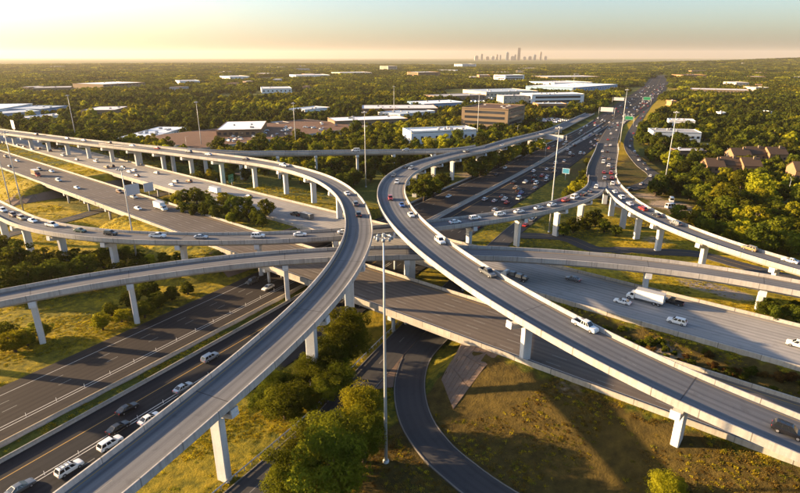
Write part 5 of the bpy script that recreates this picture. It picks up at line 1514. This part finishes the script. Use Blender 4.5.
# S-shaped flyover
car(788, 430, 'D', 'suv', 'black', 'black SUV with roof rack at the right edge of the broad flyover', True, extra='rack')
car(585, 325, 'D', 'pickup', 'white', 'white pickup on the broad flyover above its middle pier', True)
car(487.5, 272, 'D', 'pickup', 'grey', 'dark grey pickup on the broad flyover', True)
car(440, 240.5, 'D', 'suv', 'white', 'white SUV descending the broad flyover', True)
car(411, 214.5, 'D', 'sedan', 'white', 'white sedan at the start of the straight on the broad flyover', True)
car(401.8, 204.5, 'D', 'sedan', 'blue', 'blue sedan on the bend of the broad flyover', True)
car(390.5, 198, 'D', 'suv', 'red', 'red SUV on the bend of the broad flyover', True)
car(397, 182, 'D', 'suv', 'white', 'white SUV high on the bend of the broad flyover', True)
for x, y, k, c in [(393.8, 175, 'sedan', 'grey'), (411, 168, 'suv', 'silver'), (406, 166.5, 'sedan', 'black'), (466.4, 151, 'suv', 'grey'), (502, 145, 'sedan', 'silver')]: car(x, y, 'D', k, c)
# crowded ramp
for x, y, k, c in [(3, 210, 'suv', 'white'), (13, 214.7, 'suv', 'brown'), (21.5, 217.7, 'suv', 'tan'), (32.5, 220.2, 'sedan', 'white'), (51.7, 224.6, 'pickup', 'white'), (80, 230, 'sedan', 'green'), (110.5, 233, 'suv', 'black'), (157.5, 235.5, 'pickup', 'white'), (201, 236.5, 'sedan', 'silver'), (258, 235.5, 'suv', 'white'), (300, 234, 'sedan', 'white'), (344, 231.5, 'sedan', 'white')]:
    car(x, y, 'F', k, c, None, True)
for x, y, k, c in [(455, 221.5, 'sedan', 'white'), (475, 217.8, 'suv', 'white'), (500, 214, 'suv', 'white'), (519, 211, 'sedan', 'white'), (539, 207.5, 'sedan', 'silver'), (552, 204.3, 'sedan', 'white'), (566, 200, 'suv', 'red'), (575, 197, 'van', 'white'), (584, 194, 'suv', 'black'), (591, 190.5, 'sedan', 'grey'), (596.6, 186.5, 'suv', 'white')]:
    car(x, y, 'F', k, c, None, x < 560)
# right-hand ramp and the jam above it
for x, y, k, c in [(791, 259.5, 'sedan', 'white'), (750, 248, 'suv', 'gold'), (675.4, 223, 'suv', 'grey'), (657, 214.5, 'sedan', 'black'), (643, 208.5, 'suv', 'red'), (630, 203.3, 'sedan', 'white'), (621.7, 197, 'suv', 'white'), (615, 191.4, 'sedan', 'white')]:
    car(x, y, 'H', k, c, None, True)
for x, y, k, c in [(612.5, 183.3, 'suv', 'white'), (612, 177.6, 'sedan', 'red'), (611, 172.7, 'suv', 'red'), (604.5, 178, 'suv', 'silver'), (604, 172, 'sedan', 'red'), (608.7, 165.4, 'suv', 'white'), (603.4, 162, 'van', 'white'), (603, 157, 'sedan', 'grey'), (607.5, 151.6, 'suv', 'black'), (602.6, 151, 'sedan', 'white'), (609, 158.5, 'sedan', 'tan'), (611.5, 167.8, 'sedan', 'black'), (606, 145.5, 'suv', 'silver'), (610.5, 145, 'sedan', 'white'), (608, 139.5, 'suv', 'red'), (612.5, 138, 'sedan', 'grey'), (611, 133.5, 'suv', 'white'), (616.5, 130, 'sedan', 'white'), (618, 125, 'sedan', 'red')]:
    car(x, y, 'FH', k, c)
# frontage road
for x, y, k, c in [(650, 175.5, 'sedan', 'white'), (647, 169, 'sedan', 'silver'), (644.5, 164, 'suv', 'grey'), (639, 159.7, 'sedan', 'white'), (638, 155.7, 'sedan', 'black'), (634.5, 151.6, 'suv', 'white'), (642, 183.6, 'sedan', 'silver'), (630, 189.5, 'suv', 'black'), (543, 221, 'suv', 'silver'), (538, 218.4, 'sedan', 'grey'), (532.5, 225.7, 'sedan', 'red'), (630, 146, 'sedan', 'white'), (631, 140, 'suv', 'grey'), (633.5, 133, 'sedan', 'red'), (637, 126, 'suv', 'white'), (640.5, 118, 'sedan', 'red'), (644, 112, 'suv', 'red'), (643, 116, 'sedan', 'silver'), (648, 106, 'suv', 'red')]:
    car(x, y, 'K', k, c)
# upper highway, far side
car(622.5, 301, 'BF', 'sedan', 'white', 'white sedan in front of the box truck on the upper highway', True)
car(677, 321, 'BF', 'suv', 'white', 'white SUV behind the box truck near lane of the upper highway', True)
car(673, 301.5, 'BF', 'pickup', 'black', 'black pickup right behind the box truck', True)
car(573, 278.5, 'BF', 'sedan', 'grey', 'dark grey sedan ahead of the box truck', True)
car(798, 344, 'BF', 'suv', 'white', 'white SUV entering at the right edge on the upper highway', True)
for x, y, k, c in [(249, 196, 'sedan', 'grey'), (295.5, 214, 'pickup', 'black'), (189, 181, 'suv', 'brown'), (175.5, 181.5, 'suv', 'silver'), (172, 184.5, 'sedan', 'white'), (137, 175.5, 'sedan', 'brown'), (129.4, 171.5, 'sedan', 'white'), (134, 170.3, 'suv', 'white'), (156.6, 172.8, 'suv', 'silver'), (123, 167, 'sedan', 'grey'), (96, 161, 'van', 'white'), (106.4, 167, 'suv', 'tan'), (112, 166, 'suv', 'black'), (77, 159.5, 'sedan', 'silver'), (63, 155, 'van', 'white'), (50, 150.5, 'sedan', 'black'), (39, 148.5, 'suv', 'brown'), (31, 149.5, 'sedan', 'white'), (24, 146.8, 'sedan', 'tan'), (15.4, 145.5, 'sedan', 'silver')]:
    car(x, y, 'BF', k, c)
# upper highway, near side
for x, y, k, c in [(138, 208, 'sedan', 'white'), (133.8, 196.8, 'suv', 'silver'), (119.5, 191.5, 'suv', 'brown'), (77, 187.5, 'sedan', 'white'), (58.5, 180, 'suv', 'white'), (51.7, 171, 'sedan', 'white'), (39.5, 169.3, 'suv', 'grey'), (17.4, 160.6, 'sedan', 'silver'), (10, 166.3, 'sedan', 'black'), (5.7, 156.5, 'suv', 'tan')]:
    car(x, y, 'BN', k, c, None, x > 130)
# far freeway: scattered southbound, jammed northbound
rc = random.Random(77)
for x, y, k, c in [(448.6, 196, 'sedan', 'white'), (496, 174.5, 'suv', 'black'), (505, 167.5, 'sedan', 'white'), (566, 141.5, 'sedan', 'white'), (580, 127, 'suv', 'silver'), (587, 125.5, 'sedan', 'white'), (553, 146, 'sedan', 'grey'), (597, 118, 'suv', 'white'), (601, 121, 'sedan', 'silver'), (612, 109, 'sedan', 'white')]:
    car(x, y, 'AL', k, c)
for x, y, k, c in [(502, 231, 'sedan', 'red')]: car(x, y, 'AR', k, c)
dR = arcl(PAR); QR = PAR
lane_off = [-5.2, .5, 4.1, 7.5, 10.4]
rowcol = ['white', 'white', 'silver', 'grey', 'black', 'red', 'white', 'blue', 'silver', 'tan', 'black']
for li, lo in enumerate(lane_off):
    s = 320 + rc.uniform(0, 12)
    while s < 1900:
        i = int(np.searchsorted(dR, s)); Tn, Nn_ = frames(QR[max(0, i - 3):i + 4]); n_ = Nn_[3]
        q = QR[i][:2] + n_ * lo
        if rc.random() < (.62 if li else .35): place(QR, i, q, 'AR', rc.choice(['sedan', 'sedan', 'suv', 'suv', 'pickup', 'van']), rc.choice(rowcol))
        s += rc.uniform(9, 22) * (1 + s / 1300.0) * (1.0 if li else 1.8)
dL = arcl(PAL)
for lo in (-5.5, -1.9, 2.4, 8.0):
    s = 560 + rc.uniform(0, 60)
    while s < 1800:
        i = int(np.searchsorted(dL, s)); Tn, Nn_ = frames(PAL[max(0, i - 3):i + 4])
        place(PAL, i, PAL[i][:2] + Nn_[3] * lo, 'AL', rc.choice(['sedan', 'suv', 'pickup']), rc.choice(rowcol))
        s += rc.uniform(40, 110)
# labels: ordinal from the near end among cars of the same look on the same road
CN = dict(sedan='sedan', suv='SUV', pickup='pickup', van='van')
grp = defaultdict(list)
for c in CARS:
    c['dist'] = math.hypot(c['c'][0], c['c'][1])
    if not c['label']: grp[(c['road'], c['kind'], c['col'])].append(c)
for k, L in grp.items():
    L.sort(key=lambda c: c['dist'])
    for i, c in enumerate(L):
        nm = '%s %s' % (c['col'], CN[c['kind']])
        c['label'] = ('the only other %s on %s' % (nm, c['phrase']) if False else ('%s nearest unlisted' if False else '%s %s counted from the near end of %s') % (nth(i + 1), nm, c['phrase']))
rackm = MB()
for s in (-1, 1): rackm.box((-.75, s * .6, 1.86), (2.2, .06, .06))
for x in (-1.5, -.75, 0): rackm.box((x, 0, 1.89), (.08, 1.25, .05))
rackme = rackm.mesh('roof_rack', M['trim'])
for c in CARS:
    parts, wm_, rm_, single, k = car_meshes(c['kind'])
    nm = dict(sedan='sedan_car', suv='suv_car', pickup='pickup_truck', van='van')[c['kind']]
    if not c['near']:
        o = link(nm, single); set_mat(o, PAINT[c['col']])
        o.location = c['c']; o.rotation_euler = (0, c['pitch'], c['rz'])
    else:
        o = empty(nm, c['c']); o.rotation_euler = (0, c['pitch'], c['rz'])
        for n, (me, mt) in parts.items():
            x = link(n.rstrip('-01'), me, o)
            if mt == 'paint': set_mat(x, PAINT[c['col']])
        for wx in k['wb']:
            for s in (-1, 1):
                w = link('wheel', wm_, o); w.location = (wx, s * k['hw'] * .9, k['wr']); link('rim', rm_, w)
        if c['extra'] == 'rack': link('roof_rack', rackme, o)
    o.rotation_mode = 'XYZ'
    tag(o, c['label'], {'sedan': 'car', 'suv': 'SUV', 'pickup': 'pickup', 'van': 'van'}[c['kind']], 'vehicles on ' + c['phrase'])

# ------------------------------------------------------------------ trucks
def road_pose(px, py, road, zc=1.5):
    P, hw, sgn, ph = ROADS[road]; z = float(np.median(P[:, 2]))
    for _ in range(6):
        q = at(px, py, z + zc); i = nearest_i(P, q[:2]); z = P[i][2]
    T, N = frames(P[max(0, i - 3):i + 4]); t_ = T[min(3, i)] * sgn
    return (q[0], q[1], z + .01), math.atan2(t_[1], t_[0]), ph
def wheels(o, xs, y, r):
    wt, wr_ = wheel_mb(r); a = wt.mesh('wheel', M['tyre'], True); b = wr_.mesh('rim', M['rim'])
    for x in xs:
        for s in (-1, 1):
            w = link('wheel', a, o); w.location = (x, s * y, r); link('rim', b, w)
def box_truck(px, py, road, L, label, col='white', boxcol='white', group='trucks on the upper highway', hb=2.7, off=0.0):
    loc, rz, ph = road_pose(px, py, road)
    o = empty('box_truck', loc, rz); tag(o, label, 'truck', group)
    cl = 2.2; x1 = L / 2
    m = MB(); m.box((-cl / 2 - .1, 0, 1.0 + hb / 2), (L - cl - .3, 2.5, hb)); bx = m.build('cargo_box', PAINT[boxcol], o)
    m = MB()
    for zz_ in (1.04, .96 + hb): m.box((-cl / 2 - .1, 0, zz_), (L - cl - .24, 2.56, .1))
    m.build('box_rail', M['rail'], bx)
    m = MB(); m.box((-cl / 2, 0, .82), (L - cl, .9, .3)); m.build('chassis', M['trim'], o)
    # cab: bonnet and sloped windscreen
    m = MB(); w = 1.15
    pr = [(x1 - cl, .5), (x1, .5), (x1, 1.25), (x1 - .75, 1.45), (x1 - 1.1, 2.35), (x1 - cl, 2.5)]
    V = [(x, -w, z) for x, z in pr] + [(x, w, z) for x, z in pr]
    m.add(V, [tuple(range(5, -1, -1))[::-1] and (0, 1, 2, 3, 4, 5), (11, 10, 9, 8, 7, 6)] + [((i + 1) % 6, i, i + 6, (i + 1) % 6 + 6) for i in range(6)]); cb = m.build('cab', PAINT[col], o)
    m = MB(); q = [(x1 - .78, -w * .86, 1.5), (x1 - .78, w * .86, 1.5), (x1 - 1.07, w * .86, 2.25), (x1 - 1.07, -w * .86, 2.25)]; m.add([(x + .03, y, z + .01) for x, y, z in q], [(0, 1, 2, 3)]); m.build('windshield', M['car_glass'], cb)
    for s in (-1, 1):
        m = MB(); y = s * (w + .012); m.add([(x1 - 2.0, y, 1.5), (x1 - 1.0, y, 1.5), (x1 - 1.2, y, 2.2), (x1 - 2.0, y, 2.25)], [(0, 1, 2, 3)]); m.build('side_window', M['car_glass'], cb)
        m = MB(); m.box((x1 - .02, s * .85, .95), (.08, .3, .2)); m.build('headlight', M['headlight'], cb)
    wheels(o, [x1 - .9, -x1 + 1.2] + ([-x1 + 2.4] if L > 9 else []), 1.05, .48)
box_truck(645.5, 297, 'BF', 10.2, 'long white box truck on the far side of the upper highway')
box_truck(160.5, 206.5, 'BN', 9.0, 'white box truck passing the median bushes on the near side')
box_truck(214, 190.5, 'BF', 9.5, 'white box truck half hidden behind the median bushes')
box_truck(36, 173.5, 'BN', 9.0, 'red-cabbed truck with pale box near the left edge of the upper highway', 'red', 'tan')
# parked trucks in the dirt yard
def yard(px, py, rz, kind, col, label):
    p = at(px, py); parts, wm_, rm_, single, k = car_meshes(kind); o = link('van', single); set_mat(o, PAINT[col]); o.location = (p[0], p[1], tz(p[0], p[1]) + .02); o.rotation_euler = (0, 0, rz); o.scale = (1.25, 1.15, 1.3)
    tag(o, label, kind, 'vehicles parked in the dirt yard')
yard(671, 202, 1.2, 'van', 'white', 'tall white van parked in the dirt yard'); yard(671, 208.5, .3, 'van', 'white', 'lower white van at the front of the dirt yard')
# flatbed with dark load, and a trailer behind the pickup
def flatbed():
    loc, rz, ph = road_pose(515, 274.5, 'BF'); o = empty('flatbed_truck', loc, rz); tag(o, 'flatbed truck with white cab and dark load beside the dark grey pickup', 'truck', 'trucks on the upper highway')
    x1 = 4.6; w = 1.1
    m = MB(); pr = [(x1 - 2.0, .5), (x1, .5), (x1, 1.2), (x1 - .6, 1.4), (x1 - .95, 2.2), (x1 - 2.0, 2.3)]
    V = [(x, -w, z) for x, z in pr] + [(x, w, z) for x, z in pr]
    m.add(V, [(0, 1, 2, 3, 4, 5), (11, 10, 9, 8, 7, 6)] + [((i + 1) % 6, i, i + 6, (i + 1) % 6 + 6) for i in range(6)]); cb = m.build('cab', PAINT['white'], o)
    m = MB(); m.add([(x1 - .6, -.95, 1.46), (x1 - .6, .95, 1.46), (x1 - .9, .95, 2.12), (x1 - .9, -.95, 2.12)], [(0, 1, 2, 3)]); m.build('windshield', M['car_glass'], cb)
    m = MB(); m.box((-1.0, 0, 1.05), (7.0, 2.4, .16)); m.box((-.8, 0, .8), (6.6, .8, .3)); m.build('flat_bed', M['trim'], o)
    m = MB(); m.box((.9, 0, 1.75), (2.0, 1.8, 1.2), .1, 0, .8); m.box((-1.6, .1, 1.65), (2.2, 1.9, 1.0), -.05, 0, .75); m.box((-3.6, 0, 1.5), (1.4, 1.7, .7), 0, 0, .8); ld = m.build('load', PAINT['grey'], o)
    m = MB()
    for x in (1.9, -.2, -2.9): m.tube([(x, -.9, 1.2), (x, -.5, 2.2), (x, .5, 2.2), (x, .9, 1.2)], .06, 5)
    m.build('tie_down', M['trim'], ld)
    wheels(o, [x1 - .8, -2.4, -3.6], 1.0, .46)
flatbed()
def trailer():
    loc, rz, ph = road_pose(307, 216.3, 'BF', 1.0); o = empty('trailer', loc, rz); tag(o, 'dark enclosed trailer towed by the black pickup on the upper highway', 'trailer')
    m = MB(); m.box((0, 0, 1.5), (6.4, 2.3, 2.0)); b = m.build('body', PAINT['grey'], o)
    m = MB(); m.box((0, 0, 2.53), (6.2, 2.2, .06)); m.build('roof', PAINT['silver'], b)
    m = MB(); m.tube([(3.1, 0, .55), (4.6, 0, .55)], .08, 6); m.build('drawbar', M['trim'], o)
    wheels(o, [-.5, .4], 1.08, .36)
trailer()
# parked cars filling the lots: too many and too small to tell apart
pk_ = []
for a, t_, u_, w, dp in LOTS:
    y = 2.0
    while y < dp - 3:
        x = 1.5
        while x < w - 2:
            if rc.random() < .75: pk_.append((*(a + t_ * x + u_ * y), math.atan2(u_[1], u_[0]), rc.choice([0, 0, 1, 1, 2, 3, 4, 5]), max(tz(*p) for p in (a, a + t_ * w, a + t_ * w + u_ * dp, a + u_ * dp)) + .13))
            x += 2.8
        y += 7.5 if int(y / 7.5) % 2 else 11.0
A_, B_ = at(196, 155), at(369, 130.5); fa, ft, fu, fw = frame_from(A_, B_)
for _ in range(46):
    x = rc.uniform(40, fw - 8); y = rc.uniform(6, 60)
    pk_.append((*(fa + ft * x + fu * y), rc.uniform(0, 6.28), rc.choice([0, 1, 1, 2, 5]), tz(fa[0], fa[1]) + 4.76))
pk_ = np.array(pk_)
ko = []
for i, (kd, cl) in enumerate([('sedan', 'white'), ('suv', 'white'), ('sedan', 'silver'), ('suv', 'black'), ('sedan', 'grey'), ('pickup', 'silver')]):
    o = bpy.data.objects.new('c%02d' % i, car_meshes(kd)[3]); set_mat(o, PAINT[cl]); ko.append(o)
M['lot'] = m_plain('parking_asphalt', (.09, .088, .085), .9, .2, .3)
for a, t_, u_, w, dp in LOTS:
    V = [a, a + t_ * w, a + t_ * w + u_ * dp, a + u_ * dp]; m = MB()
    zl = max(tz(*p) for p in V) + .12
    m.add([(p[0], p[1], zl) for p in V] + [(p[0], p[1], zl - 1.5) for p in V], [(0, 1, 2, 3), (0, 4, 5, 1), (1, 5, 6, 2), (2, 6, 7, 3), (3, 7, 4, 0)]); tag(m.build('parking_lot', M['lot']), kind='structure')
pc = gn_scatter('parked_cars', np.column_stack([pk_[:, :2], pk_[:, 4]]), pk_[:, 2], np.ones((len(pk_), 3)), pk_[:, 3].astype(int), ko)
tag(pc, 'rows of tiny parked cars filling the distant lots', 'parked cars', kind='stuff')
# ------------------------------------------------------------------ air
t = NT('haze_air')
pv = t.n('ShaderNodeVolumePrincipled')
pv.inputs['Color'].default_value = (.95, .88, .8, 1); pv.inputs['Density'].default_value = 2.5e-5; pv.inputs['Anisotropy'].default_value = .25
t.l(pv.outputs[0], t.out.inputs[1])
mb = MB(); mb.box((0, 12000, 172), (60000, 36000, 380)); hz = mb.build('haze', t.mat); tag(hz, 'thin warm haze hanging over the whole landscape', 'haze', kind='stuff')
